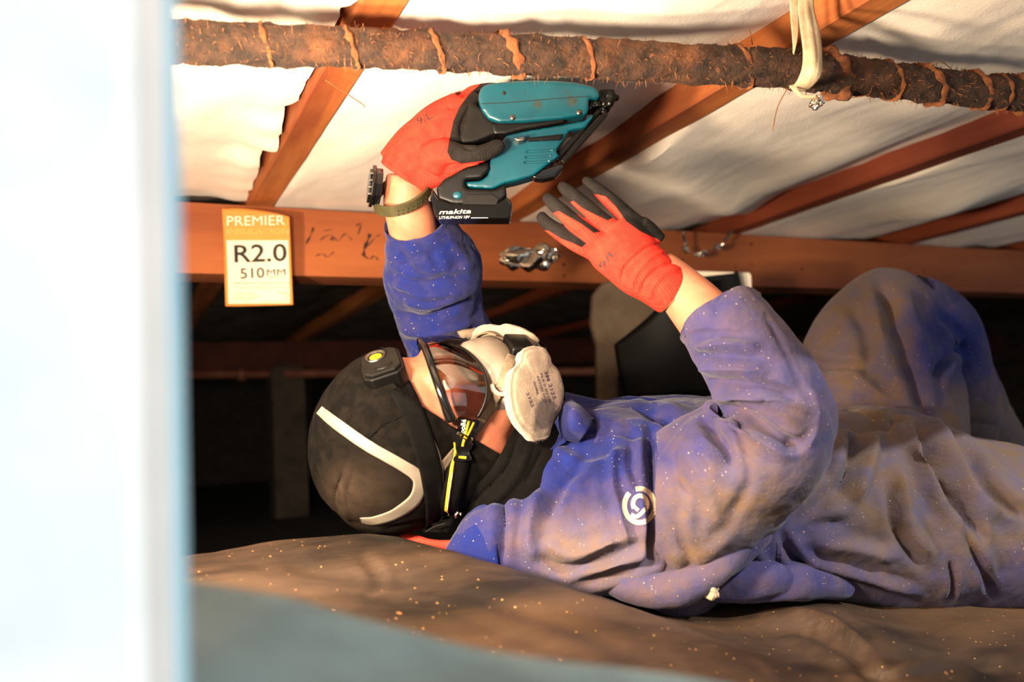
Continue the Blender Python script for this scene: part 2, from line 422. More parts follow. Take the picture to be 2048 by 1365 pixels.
def glass():
    m = bpy.data.materials.new('clear_lens'); m.use_nodes = True; N = m.node_tree.nodes; L = m.node_tree.links
    gl = N.new('ShaderNodeBsdfGlossy'); gl.inputs[0].default_value = (1, .95, .9, 1); gl.inputs['Roughness'].default_value = .04
    tr = N.new('ShaderNodeBsdfTransparent'); tr.inputs[0].default_value = (.66, .56, .54, 1)
    fr = N.new('ShaderNodeFresnel'); fr.inputs[0].default_value = 2.0; mx = N.new('ShaderNodeMixShader')
    L.new(fr.outputs[0], mx.inputs[0]); L.new(tr.outputs[0], mx.inputs[1]); L.new(gl.outputs[0], mx.inputs[2]); L.new(mx.outputs[0], N['Material Output'].inputs[0])
    return m
m_lens = glass()

# ================================================================== the setting
def sbox(name, a0, a1, b0, b1, z0, z1, m, kind='structure', **k):
    g = Geo(); c = S((a0+a1)/2, (b0+b1)/2, (z0+z1)/2)
    box(g, c, (B, J, Vector((0, 0, 1))), ((a1-a0)/2, (b1-b0)/2, (z1-z0)/2)); return obj(name, g, m, smooth=False, kind=kind, **k)
ZJ = 0.77
sbox('floor', -2.5, 6, -.3, 7, -.06, -.01, m_earth)
sbox('ceiling', -2.5, 6, .2, 7, ZJ+.125, ZJ+.15, m_board)
sbox('wall_back', -2.5, 6, 7, 7.1, -.05, ZJ+.15, m_greyc)
sbox('wall_far_left', -2.6, -2.5, -.3, 7, -.05, ZJ+.15, m_greyc)
sbox('wall_right', 6, 6.1, -.3, 7, -.05, ZJ+.15, m_greyc)
g = Geo()
prism(g, [(3600, -1500), (9000, -1500), (9000, 4200), (3600, 4200)], .25, 0, .03)
prism(g, [(-6000, -1500), (3600, -1500), (3600, -700), (-6000, -700)], .25, 0, .03)
obj('wall_front', g, m_greyc, smooth=False, kind='structure')
g = Geo()
v = [P(-7000, -420, .222), P(246, -420, .222), P(296, 1800, .222), P(-7000, 1800, .222), P(-7000, -420, .25), P(330, -420, .25), P(364, 1800, .25), P(-7000, 1800, .25)]
g.add(v, [(0,1,2,3), (7,6,5,4), (1,5,6,2), (0,4,5,1), (3,2,6,7), (0,3,7,4)])
obj('wall_left', g, m_jamb, smooth=False, bevel=.003, kind='structure')
g = Geo(); prism(g, [(250, -420), (338, -420), (376, 1800), (280, 1800)], .2505, 0, .004)
obj('trim_1', g, m_jamb_edge, smooth=False, kind='structure')

# joists: right lower edges at these places along the bearer
JA = [-.80, -.27, .285, .815, 1.44, 2.08, 2.68, 3.25]
JL = {2: 'dark orange floor joist nearest the white wall, its end above the insulation label',
      3: 'bright orange floor joist running behind the nail gun and the cream strap',
      4: 'reddish floor joist slanting down to the bearer above the raised knee',
      5: 'thin dark red floor joist at the far right edge above the bearer',
      6: 'last dark floor joist beyond the thin dark red one on the far right',
      7: 'shadowed floor joist far away in the right corner',
      1: 'shadowed floor joist behind the white wall, seen dimly beyond the bearer',
      0: 'hidden dark floor joist deepest behind the white wall on the left'}
for i, a in enumerate(JA):
    if i in (0, 7): continue
    g = Geo(); n = 160; W_ = .05; H_ = .1
    v = []; f = []
    for k in range(n+1):
        b_ = .1+ (5.8-.1)*k/n; wob = noise.noise(Vector((a*9, b_*3, 0)))*.003
        e = noise.noise(Vector((a*3, b_*14, 5)))*.0016
        for (x, z) in ((-W_, ZJ+H_), (-W_, ZJ+.003), (-W_+.003, ZJ), (-.003, ZJ), (0, ZJ+.003), (0, ZJ+H_)):
            v.append(S(a+x+wob+(e if x < -.03 else 0), b_, z+e))
        if k:
            o = (k-1)*6; f += [(o+q, o+q+6, o+(q+1) % 6+6, o+(q+1) % 6) for q in range(6)]
    f += [(0, 1, 2, 3, 4, 5), tuple(n*6+q for q in range(6))[::-1]]
    g.add(v, f); obj('floor_joist', g, m_wood if i in (2, 3) else m_wood_red, smooth=False, label=JL[i], cat='joist', group='floor joists overhead')
sbox('bearer', -2.4, 5.9, 1.602, 1.69, ZJ-.135, ZJ-.001, m_bearer, kind=None, label='long orange timber bearer crossing the picture under the joists, behind the label', cat='beam')
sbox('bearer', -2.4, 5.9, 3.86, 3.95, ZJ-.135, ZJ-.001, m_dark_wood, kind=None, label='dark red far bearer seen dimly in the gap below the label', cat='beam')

# insulation blankets between the joists
BL = {-1: 'pale underfloor blanket left of all joists, behind the white wall',
      0: 'fluffy cream insulation blanket between the white wall and the leftmost joist',
      1: 'cream insulation blanket above the nail gun, between the two orange joists',
      2: 'broad cream insulation blanket right of the raised hand, below the brightest joist',
      3: 'cream insulation blanket in the right upper corner beyond the reddish joist',
      4: 'small strip of insulation blanket beyond the thin dark joist at far right',
      5: 'dim insulation blanket farthest to the right over the shadowed end'}
def batt(a0, a1, idx, b0=.1, b1=1.645, old=False):
    g = Geo()
    def fn(t, b_):
        a = a0+(a1-a0)*t
        z = ZJ+.004+.040*t**3
        q = Vector((a*6, b_*1.6, idx*7))
        z += noise.noise(q)*.016*min(1, t*6+.1) + noise.noise(Vector((a*13, b_*3, idx*3)))*.003
        r = noise.noise(Vector((a*9+b_*3, b_*1.1, idx*2+40))); z -= .014*max(0, r-.1)
        z += -.002+.0014*noise.noise(Vector((a*40, b_*24, 9)))
        if idx == 0: z -= .018*max(0, noise.noise(Vector((a*11, b_*9, 2)))) + .028*math.exp(-((1-t)/.12)**2)*(1+noise.noise(Vector((1, b_*16, 2))))
        if idx == 1: z -= .075*math.exp(-((b_-.50)/.10)**2-((t-.74)/.15)**2)
        if idx == 3: z -= .03*math.exp(-((b_-1.25)/.12)**2-((t-.5)/.16)**2)
        if idx == 2: z -= .018*math.exp(-((b_-1.1-.4*t)/.07)**2)
        if abs(b_-1.645) < .08 or abs(b_-3.905) < .08: z = max(z, ZJ+.001)
        ov = .016*(noise.noise(Vector((3, b_*9, 1)))+.4*noise.noise(Vector((3, b_*31, 1)))+.25)*max(0, (t-.8)/.2) if idx == 0 else 0
        if t in (0., 1.): z = max(z, ZJ+.004) if idx else z
        return S(a-ov, b_, z)
    if old: idx += 20  # this flag picks the blanket colour darkened for shade
    nb_ = int((b1-b0)*85); grid(g, fn, 0, 1, 60, b0, b1, nb_)
    n = len(g.v); top = [Vector((p.x, p.y, ZJ+.118)) for p in g.v]
    # close the blanket with its top and sides
    k = nb_+1; g.add([top[0], top[k-1], top[60*k], top[60*k+k-1]], [(0, 2, 3, 1)])
    for r in ([i*k for i in range(61)], [i*k+k-1 for i in range(61)], list(range(k)), [60*k+j for j in range(k)]):
        m0 = len(g.v); g.v += [Vector((g.v[i].x, g.v[i].y, ZJ+.118)) for i in r]
        g.f += [(r[i], r[i+1], m0+i+1, m0+i) for i in range(len(r)-1)]
    if old: return obj('insulation_blanket', g, m_batt_shaded, angle=60, label=BF[idx-20], cat='insulation', group='shade-coloured blankets beyond the bearer')
    return obj('insulation_blanket', g, m_batt, angle=60, label=BL[idx], cat='insulation', group='insulation blankets between the joists')
BF = {0: 'shade-coloured dark blanket seen through the gap just under the label',
      1: 'shade-coloured dark blanket beyond the bearer, seen between label and blue sleeve',
      2: 'shade-coloured dark blanket beyond the bearer, behind the filter pads',
      3: 'shade-coloured dark blanket beyond the bearer, behind the raised forearm',
      4: 'shade-coloured dark blanket beyond the bearer, above the raised knee'}
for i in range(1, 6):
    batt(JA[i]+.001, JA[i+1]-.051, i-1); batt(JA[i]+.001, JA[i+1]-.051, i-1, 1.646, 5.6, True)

# ground sheet: thin-plate surface through measured places
CP = [P(*c) for c in [
    (300, 1160, .74), (380, 1121, .8), (500, 1093, .85), (600, 1084, .87), (700, 1079, .88), (800, 1082, .89), (900, 1102, .88), (1000, 1131, .86), (1150, 1178, .83), (1300, 1228, .81), (1450, 1290, .78), (1600, 1362, .74), (1750, 1440, .7),
    (380, 1300, .6), (700, 1300, .62), (1000, 1330, .64), (1300, 1380, .64),
    (500, 1140, .78), (700, 1140, .8), (900, 1170, .79),
    (500, 1112, .98), (660, 1095, 1.0), (800, 1084, 1.03), (900, 1110, 1.0), (1000, 1158, .96), (1200, 1205, .96), (1350, 1232, .94), (1450, 1248, .90),
    (1480, 1214, .96), (1600, 1199, .965), (1700, 1232, .90), (1780, 1300, .82), (1850, 1362, .77),
    (1560, 1290, .85), (1650, 1330, .80), (1800, 1216, 1.0), (1950, 1222, 1.0), (2048, 1224, 1.02), (1830, 1262, .93), (1950, 1270, .92), (2048, 1300, .88), (1980, 1370, .8), (2150, 1230, 1.04)]]
CP += [Vector(c) for c in [(-.9, .5, .08), (-.9, 1.5, .05), (-.3, 1.7, .05), (.3, 1.5, .07), (.8, 1.5, .05), (1.6, 1.6, .05), (1.7, 1.0, .08), (1.5, .5, .08), (.4, 2.2, .03), (-.9, 2.2, .03), (1.7, 2.2, .03), (.1, 1.25, .10), (.5, 1.25, .10), (-.2, 1.25, .09), (-.7, .9, .12), (-.5, .2, .05), (.2, .25, .06), (.9, .3, .06)]]
def tps(C):
    A = np.array([[c.x, c.y, c.z] for c in C]); n = len(A)
    r = np.hypot(A[:, None, 0]-A[None, :, 0], A[:, None, 1]-A[None, :, 1])
    K = r*r*np.log(r+1e-9); K += np.eye(n)*2e-4
    Q = np.hstack([np.ones((n, 1)), A[:, :2]]); M_ = np.zeros((n+3, n+3)); M_[:n, :n] = K; M_[:n, n:] = Q; M_[n:, :n] = Q.T
    s = np.linalg.solve(M_, np.r_[A[:, 2], 0, 0, 0])
    def f(x, y):
        q = np.hypot(x[..., None]-A[:, 0], y[..., None]-A[:, 1]); return (q*q*np.log(q+1e-9)) @ s[:n] + s[n]+s[n+1]*x+s[n+2]*y
    return f
gz = tps(CP)
NX, NY = 520, 400
xs = np.linspace(-.95, 1.75, NX); ys = np.linspace(.2, 2.3, NY); XX, YY = np.meshgrid(xs, ys, indexing='ij')
ZZ = np.clip(gz(XX, YY), .012, .4)
ed = np.minimum.reduce([(XX+.95)/.15, (1.75-XX)/.15, (2.3-YY)/.2, np.ones_like(XX)]); ZZ = .01+(ZZ-.01)*np.clip(ed, 0, 1)
def ground(x, y): return float(gz(np.array([x]), np.array([y]))[0])
g = Geo(); g.v = [Vector((XX[i, j], YY[i, j], ZZ[i, j])) for i in range(NX) for j in range(NY)]
g.f = [(i*NY+j, (i+1)*NY+j, (i+1)*NY+j+1, i*NY+j+1) for i in range(NX-1) for j in range(NY-1)]
ms = mesh_of(g)
folds(ms, [([(1180, 1200), (1400, 1250), (1600, 1330)], 10, .006), ([(1500, 1262), (1600, 1250), (1700, 1300), (1760, 1365)], 14, -.008), ([(1560, 1215), (1650, 1235), (1740, 1300)], 9, .007),
           ([(1620, 1340), (1700, 1335), (1800, 1365)], 9, -.006), ([(1820, 1300), (1900, 1310), (2048, 1345)], 12, -.006), ([(1780, 1345), (1870, 1330), (1980, 1365)], 9, .006),
           ([(560, 1120), (700, 1150), (860, 1160)], 14, -.003), ([(450, 1150), (640, 1180), (820, 1230)], 16, .004), ([(900, 1180), (1100, 1240), (1300, 1310)], 14, -.003), ([(720, 1110), (760, 1150), (730, 1200)], 10, -.003),
           ([(1560, 1300), (1600, 1270), (1620, 1220)], 7, -.004), ([(1400, 1300), (1500, 1310), (1560, 1350)], 8, .004)], 1.6, .3)
creases(ms, .004, 4.5, 2, (RTI-UPI*.3).normalized(), .75)
wrinkle(ms, .0022, 14, 3)
obj('ground_sheet', ms, m_sheet, label='dusty brown sheet spread over the ground in rolling folds under the man', cat='ground sheet')

# blurred sill of the opening close to the camera
g = Geo()
def sill(t, s_):
    x = -900+3900*t
    y = float(np.interp(x, [-900, 380, 600, 800, 1100, 1450, 3000], [1090, 1162, 1208, 1258, 1318, 1372, 1600]))+6*math.sin(x*.008)
    p = P(x, y, .36); bz = noise.noise(Vector((x*.006, s_*3, 1)))*.004
    if s_ < .5: q = p - Vector((0, .10*(.5-s_)*2, 0)) - Vector((0, 0, .012*((.5-s_)*2)**2)); q.z += bz; return q
    k = (s_-.5)*2; return p + Vector((0, .012*math.sin(k*1.57), -.5*k*k-.005*k)) + Vector((0, bz, 0))
grid(g, sill, 0, 1, 120, 0, 1, 24)
obj('foundation_sill', g, m_sill, solid=.01, offset=-1, label='blurred blue-grey concrete sill along the bottom left, nearest the camera', cat='sill')

# ================================================================== things overhead and behind
# lagged pipe
th = thing('lagged_pipe', 'old pipe wrapped in brown shaggy coir, crossing the top of the picture', 'pipe', P(1200, 120, .93))
PIPE = [(-300, 66, .76, 42), (60, 74, .79, 42), (350, 84, .82, 41), (700, 96, .86, 38), (1000, 108, .895, 38), (1300, 124, .93, 38), (1600, 140, .97, 38), (1800, 164, 1.03, 34), (2048, 190, 1.10, 31), (2400, 225, 1.22, 28), (3000, 262, 1.4, 24)]
g = tpx(Geo(), PIPE, 24, 72); m = outward(mesh_of(g)); wrinkle(m, .0032, 55, 1); wrinkle(m, .0022, 130, 5)
pb = bvh_of(m); fz = verts_np(m); fn_ = normals_np(m); obj('coir_wrap', m, m_coir, th)
g = Geo(); cand = rng.integers(0, len(fz), 4200)
for k in cand:
    p = Vector(fz[k]); n = Vector(fn_[k]); px_, py_, _ = proj(np.array([p]))
    if not (300 < px_[0] < 2100): continue
    d = (n + Vector(rng.normal(0, .8, 3))).normalized(); s = d.cross(n).normalized()*.00035; L_ = .003+.007*rng.random()**2
    q = p+d*L_*.6+n*.001; e = p+d*L_+Vector((0, 0, -.3*L_)); g.add([p-s, p+s, q+s*.8, q-s*.8, e], [(0, 1, 2, 3), (3, 2, 4)])
obj('coir_fibres', g, m_fibre, th, kind='stuff')
def turn(x, lean, wd, col_m, name='twine_wrap'):
    g = Geo(); p0 = np.array([r[:4] for r in PIPE], float); xs_ = p0[:, 0]
    y = np.interp(x, xs_, p0[:, 1]); d = np.interp(x, xs_, p0[:, 2]); r = np.interp(x, xs_, p0[:, 3])*1.06
    a = np.interp(x-60, xs_, p0[:, 1]); tt = (P(x+50, np.interp(x+50, xs_, p0[:, 1]), np.interp(x+50, xs_, p0[:, 2]))-P(x-50, np.interp(x-50, xs_, p0[:, 1]), np.interp(x-50, xs_, p0[:, 2]))).normalized()
    u = tt.cross(VD).normalized(); w_ = u.cross(tt); R_ = r*d/F; pts = []
    for k in range(25):
        an = 2*math.pi*k/24; pts.append(P(x, y, d)+u*R_*math.cos(an)+w_*R_*math.sin(an)+tt*(lean*d/F*math.cos(an)))
    tube(g, [(q.x, q.y, q.z, wd*(1.3+.5*math.sin(i*2.1)), wd*.3) for i, q in enumerate(pts)], 3, 8, cap=False); m_ = mesh_of(g); wrinkle(m_, .0012, 120, x); obj(name, m_, col_m, th)
for x, ln, wd in ((870, 16, .0022), (1020, 20, .004), (1170, 12, .0018), (1480, 18, .0022), (1660, 26, .0065), (1775, 16, .002), (1855, 26, .0035), (1950, 20, .003), (1995, 8, .002), (2040, 24, .0045), (700, 14, .002), (530, 10, .002)):
    turn(x, -ln, wd, m_rust)
for pts in ([(1690, 196, .95), (1735, 190, .95), (1745, 172, .96)], [(1860, 130, 1.0), (1880, 122, 1.0), (1905, 140, 1.02)], [(1575, 176, .94), (1555, 215, .95), (1545, 262, .955)], [(1500, 60, .97), (1505, 90, .97)], [(650, 160, 1.0), (720, 205, 1.02), (730, 215, 1.02)]):
    g = Geo(); wire(g, [P(*p) for p in pts], .0006); obj('loose_strand', g, m_fibre, th)

# cream strap holding the pipe to the joist
th = thing('hanging_strap', 'cream ribbed webbing strap looped round the coir pipe and nailed to the bright joist', 'strap', P(1610, 30, .93))
g = patch(Geo(), [[(1596, -30, .93), (1596, 20, .925), (1602, 70, .915), (1606, 110, .905), (1603, 140, .905), (1590, 168, .918), (1578, 176, .95)],
                  [(1612, -30, .93), (1613, 20, .923), (1624, 70, .912), (1629, 110, .90), (1628, 142, .90), (1612, 170, .915), (1596, 180, .95)],
                  [(1626, -30, .93), (1628, 20, .925), (1640, 70, .915), (1643, 110, .905), (1642, 148, .905), (1624, 172, .918), (1606, 182, .95)]], 6, 6)
m = mesh_of(g); folds(m, [([(1606, 0), (1613, 60), (1620, 120), (1610, 165)], 2, -.001), ([(1618, 0), (1628, 60), (1634, 120), (1622, 168)], 2, -.001)]); obj('webbing', m, m_cream, th, solid=.0018)
g = patch(Geo(), [[(1580, -30, .94), (1580, 20, .935), (1584, 70, .935), (1586, 105, .945)], [(1592, -30, .94), (1597, 20, .935), (1596, 70, .935), (1588, 110, .945)]], 6, 6)
obj('webbing', g, m_cream, th, solid=.0015)
g = patch(Geo(), [[(1578, 172, .925), (1592, 188, .92), (1605, 196, .92), (1632, 196, .92)], [(1592, 168, .925), (1600, 184, .92), (1612, 190, .92), (1634, 190, .92)]], 6, 4)
obj('tail', g, m_cream, th, solid=.0012)
def crumple(c, r, n, amp, sc_, mt, name, par=None, flat=None, **k):
    g = Geo(); ell(g, c, (RTI, UPI, VD), r, n*2, n); m = mesh_of(g); V = verts_np(m); N_ = normals_np(m)
    for i in range(len(V)):
        p = Vector(V[i]); f1 = noise.voronoi(p*sc_)[0]; V[i] += N_[i]*((f1[1]-f1[0])*amp - amp*.4 + noise.noise(p*sc_*.7)*amp)
    set_verts(m, V); return obj(name, m, mt, par, smooth=False, **k)
crumple(P(1634, 204, .92), (.008, .0075, .008), 20, .004, 160, m_foil, 'foil_end', th)

# crumpled foil stuck on the bearer
crumple(P(1066, 513, 1.60), (.066, .024, .012), 40, .022, 26, m_foil, 'crumpled_foil', label='crumpled silver foil scrap stuck on the bearer beside the raised hand', cat='foil')
# bits of wire and staples on the bearer
th = thing('wire_staples', 'small shiny bent wire and staples fixed to the bearer right of the glove', 'wire', P(1390, 500, 1.9))
g = Geo(); wire(g, [P(1366, 462, 1.92), P(1370, 485, 1.93), P(1371, 502, 1.93)], .003); obj('wire', g, m_metal, th)
crumple(P(1371, 500, 1.92), (.010, .008, .006), 12, .006, 120, m_foil, 'staple', th)
crumple(P(1398, 508, 1.95), (.016, .008, .006), 12, .008, 120, m_foil, 'staple', th)
crumple(P(1437, 494, 1.98), (.012, .009, .006), 12, .007, 110, m_foil, 'staple', th)
g = Geo(); wire(g, [P(1448, 482, 2.0), P(1458, 470, 2.0), P(1462, 460, 2.0)], .003); wire(g, [P(1420, 500, 1.97), P(1437, 496, 1.98), P(1448, 486, 2.0)], .0015); obj('wire', g, m_metal, th)

# insulation label hanging on the bearer
th = thing('insulation_label', 'orange and white printed insulation label hanging on the bearer reading R2.0', 'label', P(515, 610, 1.535))
LD = 1.545
g = patch(Geo(), [[(444, 418, LD), (480, 417, LD+.012), (520, 421, LD+.016), (558, 428, LD+.012), (578, 434, LD+.003)],
                  [(447, 470, LD-.003), (480, 470, LD), (520, 470, LD), (558, 470, LD), (580, 470, LD)],
                  [(449, 540, LD-.002), (480, 540, LD-.003), (520, 540, LD-.003), (558, 540, LD-.002), (583, 540, LD)],
                  [(451, 613, LD-.001), (480, 613, LD), (520, 612, LD), (558, 611, LD), (586, 610, LD)]], 6, 8)
m = mesh_of(g); lb = bvh_of(m); obj('card', m, m_label_o, th, solid=.0012)
def quad_on(b, c, nx, ny, d, off):
    g = Geo(); (x0, y0), (x1, y1), (x2, y2), (x3, y3) = c
    def fn(u, v): return hit(b, (x0*(1-u)+x1*u)*(1-v)+(x3*(1-u)+x2*u)*v, (y0*(1-u)+y1*u)*(1-v)+(y3*(1-u)+y2*u)*v, d, off)[0]
    return grid(g, fn, 0, 1, nx, 0, 1, ny)
obj('white_panel', quad_on(lb, [(453, 481), (576, 481), (580, 607), (457, 608)], 10, 12, LD, .0012), m_label_w, th)
def lt(s, x0, y0, x1, y1, h, m_, bold=0): obj('print', text_px(Geo(), s, x0, y0, x1, y1, h, lb, LD, .0022, bold), m_, th)
lt('PREMIER', 454, 452, 570, 450, 19, m_white, 0); lt('INSULATION', 454, 469, 578, 468, 11, m_orange_lt, .01)
lt('R2.0', 469, 526, 574, 523, 36, m_ink, .012); lt('510', 481, 558, 529, 556, 21, m_ink, .008); lt('MM', 534, 552, 571, 551, 13, m_ink, 0)
lt('Blanket', 538, 557, 566, 557, 4.5, m_ink_grey); lt('100% Polyester Underfloor Insulation', 467, 570, 580, 569, 5, m_ink_grey, .01); lt('Minimum of 45% Recycled Content', 475, 579, 577, 578, 5, m_ink_grey)
for i, (s, a, b_) in enumerate([('Product Code', 466, 508), ('R Value Thickness', 467, 520), ('Nominal Width', 467, 514), ('Pack Length', 468, 500)]): lt(s, a, 588+i*5.2, b_, 588+i*5.2, 3.6, m_ink_grey)
for i, (s, a, b_) in enumerate([('Blanket', 556, 578), ('R2.0', 566, 579), ('510', 568, 579)]): lt(s, a, 587+i*6, b_, 587+i*6, 4, m_ink_grey)
lt('CODE 12345 R2.0', 522, 606, 579, 605, 4, m_ink_grey)

# handwriting in marker on the bearer
g = Geo()
def on_bearer(x, y):
    r = MW @ Vector(((x-1024)/F, (682.5-y)/F, -1)); t = (1.6015-CAM.dot(J))/r.dot(J); return CAM+r*t
for pts, wd in (([(627, 455), (622, 470), (612, 488)], 3), ([(740, 468), (736, 480), (729, 498), (727, 512)], 5), ([(727, 512), (740, 518), (748, 512), (756, 520)], 2), ([(712, 452), (722, 448), (716, 470)], 2),
                ([(640, 480), (660, 470), (676, 482), (690, 468), (704, 480)], 1.5), ([(632, 512), (645, 508), (655, 514), (668, 504)], 1.5), ([(648, 462), (668, 458)], 1.2), ([(736, 492), (752, 474), (760, 470)], 1.5)):
    A = cr(pts, 5); v = []; 
    for i in range(len(A)):
        t = A[min(i+1, len(A)-1)]-A[max(i-1, 0)]; t = t/np.linalg.norm(t); n = np.array([-t[1], t[0]])*wd*(.5+.3*math.sin(i)); v += [on_bearer(*(A[i]+n)), on_bearer(*(A[i]-n))]
    g.add(v, [(2*i, 2*i+1, 2*i+3, 2*i+2) for i in range(len(A)-1)])
obj('handwriting', g, m_scribble, label='faint black marker handwriting on the bearer right of the label', cat='writing')

# far background: pipe, pile, folded batt in black plastic
g = Geo(); wire(g, [P(-200, 760, 3.7), P(380, 750, 3.6), P(720, 747, 3.5), P(1300, 742, 3.4)], .018, 4, 14)
th = thing('water_pipe', 'thin pinkish brown pipe running across the dark gap left of the headlamp', 'pipe', P(500, 750, 3.6)); obj('pipe_run', g, m_pipe, th)
g = Geo(); tpx(g, [(478, 750, 3.55, 13), (490, 750, 3.55, 13)], 2, 14); obj('coupling', g, m_pipe, th)
def pile(x, y0, y1, d, r, lab):
    g = Geo(); top = P(x, y0, d); bot = Vector((top.x, top.y, -.01)); c = (top+bot)/2
    box(g, c, (B, J, Vector((0, 0, 1))), (r, r, (top.z-bot.z)/2)); obj('foundation_pile', g, m_greyc, bevel=.008, smooth=False, label=lab, cat='pile', group='foundation piles')
pile(570, 735, 1000, 3.6, .07, 'square grey concrete pile standing in the dark left of the beanie')
th = thing('grey_support', 'grey concrete pile with a flared bracket behind the raised forearm', 'pile', Vector((P(1215, 700, 1.75).x, P(1215, 700, 1.75).y, 0)))
g = Geo(); prism(g, [(1193, 690), (1236, 690), (1238, 840), (1196, 840)], 1.78, .0, .05); m = remesh(g, .004, 5); obj('post', m, m_beige, th)
g = Geo(); prism(g, [(1186, 590), (1205, 566), (1250, 556), (1390, 545), (1350, 590), (1300, 640), (1240, 702), (1200, 715), (1182, 650)], 1.78, 0, .06); m = remesh(g, .004, 6); obj('bracket', m, m_beige, th)
th = thing('black_plastic_roll', 'stiff black polythene folded against the pile behind the forearm', 'plastic sheet', P(1300, 790, 1.7))
g = patch(Geo(), [[(1228, 690, 1.72), (1290, 640, 1.71), (1360, 575, 1.70), (1430, 560, 1.70)], [(1236, 740, 1.70), (1300, 720, 1.69), (1370, 690, 1.69), (1440, 660, 1.7)], [(1250, 800, 1.70), (1310, 800, 1.68), (1380, 800, 1.69), (1450, 800, 1.7)]], 5, 5)
obj('sheet', g, m_blackpoly, th, solid=.002)
th = thing('wrapped_foam_board', 'cream foam board edge with black plastic cover below the bearer beside the forearm', 'board', P(1440, 600, 1.72))
g = Geo(); prism(g, [(1388, 542), (1500, 545), (1504, 552), (1506, 690), (1384, 690)], 1.76, 0, .02); obj('board', g, m_label_w, th, smooth=False, bevel=.003)
g = Geo(); prism(g, [(1380, 556), (1472, 546), (1492, 618), (1496, 692), (1380, 692)], 1.74, 0, .008); obj('cover', g, m_blackpoly, th, smooth=False, bevel=.002)
g = Geo(); prism(g, [(1469, 543), (1476, 543), (1494, 616), (1487, 618)], 1.735, 0.002, .006); obj('fold_edge', g, m_blackpoly, th, smooth=False)

# ================================================================== the man
HR = Vector((.27, -.42, .87)).normalized(); HFc = Vector((.15, .9, .39)); HFc = (HFc-HR*HFc.dot(HR)).normalized(); HCc = HR.cross(HFc)
HR, HFv, HC = MW @ HR, MW @ HFc, MW @ HCc      # his right, the way he faces, his crown
HO = P(800, 874, 1.02)
def H(r, f, c): return HO + HR*r + HFv*f + HC*c
HAX = (HR, HFv, HC)
man = thing('person', 'person lying on their back in blue dusty coveralls, black beanie and red gloves, reaching up', 'person', Vector((P(1500, 1100, 1.1).x, P(1500, 1100, 1.1).y, .08)))

def head_blobs(g, e=0.0, lo=-9, nose=True):
    ell(g, H(0, -.002, 0), HAX, (.078+e, .106+e, .092+e))
    ell(g, H(0, .040, -.055), HAX, (.064+e, .066+e, .085+e))
    ell(g, H(0, .045, -.103), HAX, (.056+e, .052+e, .044+e))
    for s in (-1, 1):
        ell(g, H(.037*s, .068, -.062), HAX, (.028+e, .030+e, .028+e), 16, 12)
        ell(g, H(.045*s, .0, -.085), HAX, (.027+e, .045+e, .045+e), 16, 12)
    if nose:
        p = [H(0, .101, -.034), H(0, .108, -.055), H(0, .116, -.074), H(0, .104, -.084)]
        tube(g, [(q.x, q.y, q.z, r, r) for q, r in zip(p, (.009, .010, .014, .012))], 4, 12)
        ell(g, H(0, .102, -.026), HAX, (.046, .010, .010), 16, 10)
        ell(g, H(0, .100, -.104), HAX, (.022, .010, .008), 14, 8)
        ell(g, H(0, .098, -.112), HAX, (.020, .010, .007), 14, 8)
        for s in (-1, 1): ell(g, H(.074*s, -.010, -.050), HAX, (.009, .020, .032), 14, 10)
# one continuous body under the clothes
g = Geo(); head_blobs(g)
nk = [H(0, -.015, -.07), H(0, -.02, -.12), P(1075, 960, 1.06), P(1160, 985, 1.07)]
tube(g, [(q.x, q.y, q.z, r, r) for q, r in zip(nk, (.06, .058, .058, .075))], 4, 20)
tpx(g, [(1150, 990, 1.07, 110, .12), (1300, 1000, 1.09, 150, .16), (1500, 1010, 1.1, 150, .14), (1750, 1030, 1.14, 140, .12), (1880, 1040, 1.18, 120, .10)], 4, 24)
FA = [(1090, 900, 1.25, 60), (985, 800, 1.285, 58), (905, 715, 1.28, 52), (862, 600, 1.22, 52), (838, 520, 1.175, 50), (824, 450, 1.14, 49), (812, 405, 1.128, 46), (815, 350, 1.12, 43)]
tpx(g, FA, 5, 24)
NA = [(1330, 1020, 1.02, 74), (1450, 955, .95, 66), (1560, 865, .91, 50), (1520, 760, .905, 52), (1440, 670, .925, 62), (1395, 617, .945, 57), (1350, 570, .96, 48), (1310, 540, .965, 46)]
tpx(g, NA, 5, 24)
tpx(g, [(1830, 1050, 1.13, 90), (2050, 1060, 1.16, 82), (2350, 1075, 1.25, 66), (2600, 1070, 1.4, 60), (2950, 1060, 1.65, 42)], 4, 24)
tpx(g, [(1830, 960, 1.28, 105), (1790, 780, 1.40, 100), (1800, 640, 1.47, 75), (1880, 760, 1.56, 60), (1960, 880, 1.64, 50), (2020, 960, 1.7, 42)], 4, 24)
body_m = remesh(g, .0042, 6)
px, py, dd = proj(verts_np(body_m)); headb = bvh_of(body_m)
body = obj('body', body_m, m_skin, man)
for s in (-1, 1):
    g = Geo(); ell(g, H(.031*s, .088, -.044), HAX, (.0125, .0125, .0125), 20, 14); obj('eye', g, m_eye, man)
    g = Geo(); pts = [H(.031*s+x, .106-abs(x)*.15, -.027+abs(x)*-.1) for x in (-.02, -.008, .008, .02)]
    tube(g, [(p.x, p.y, p.z, .0022, .0016) for p in pts], 4, 8); obj('eyebrow', g, m_hair, man)

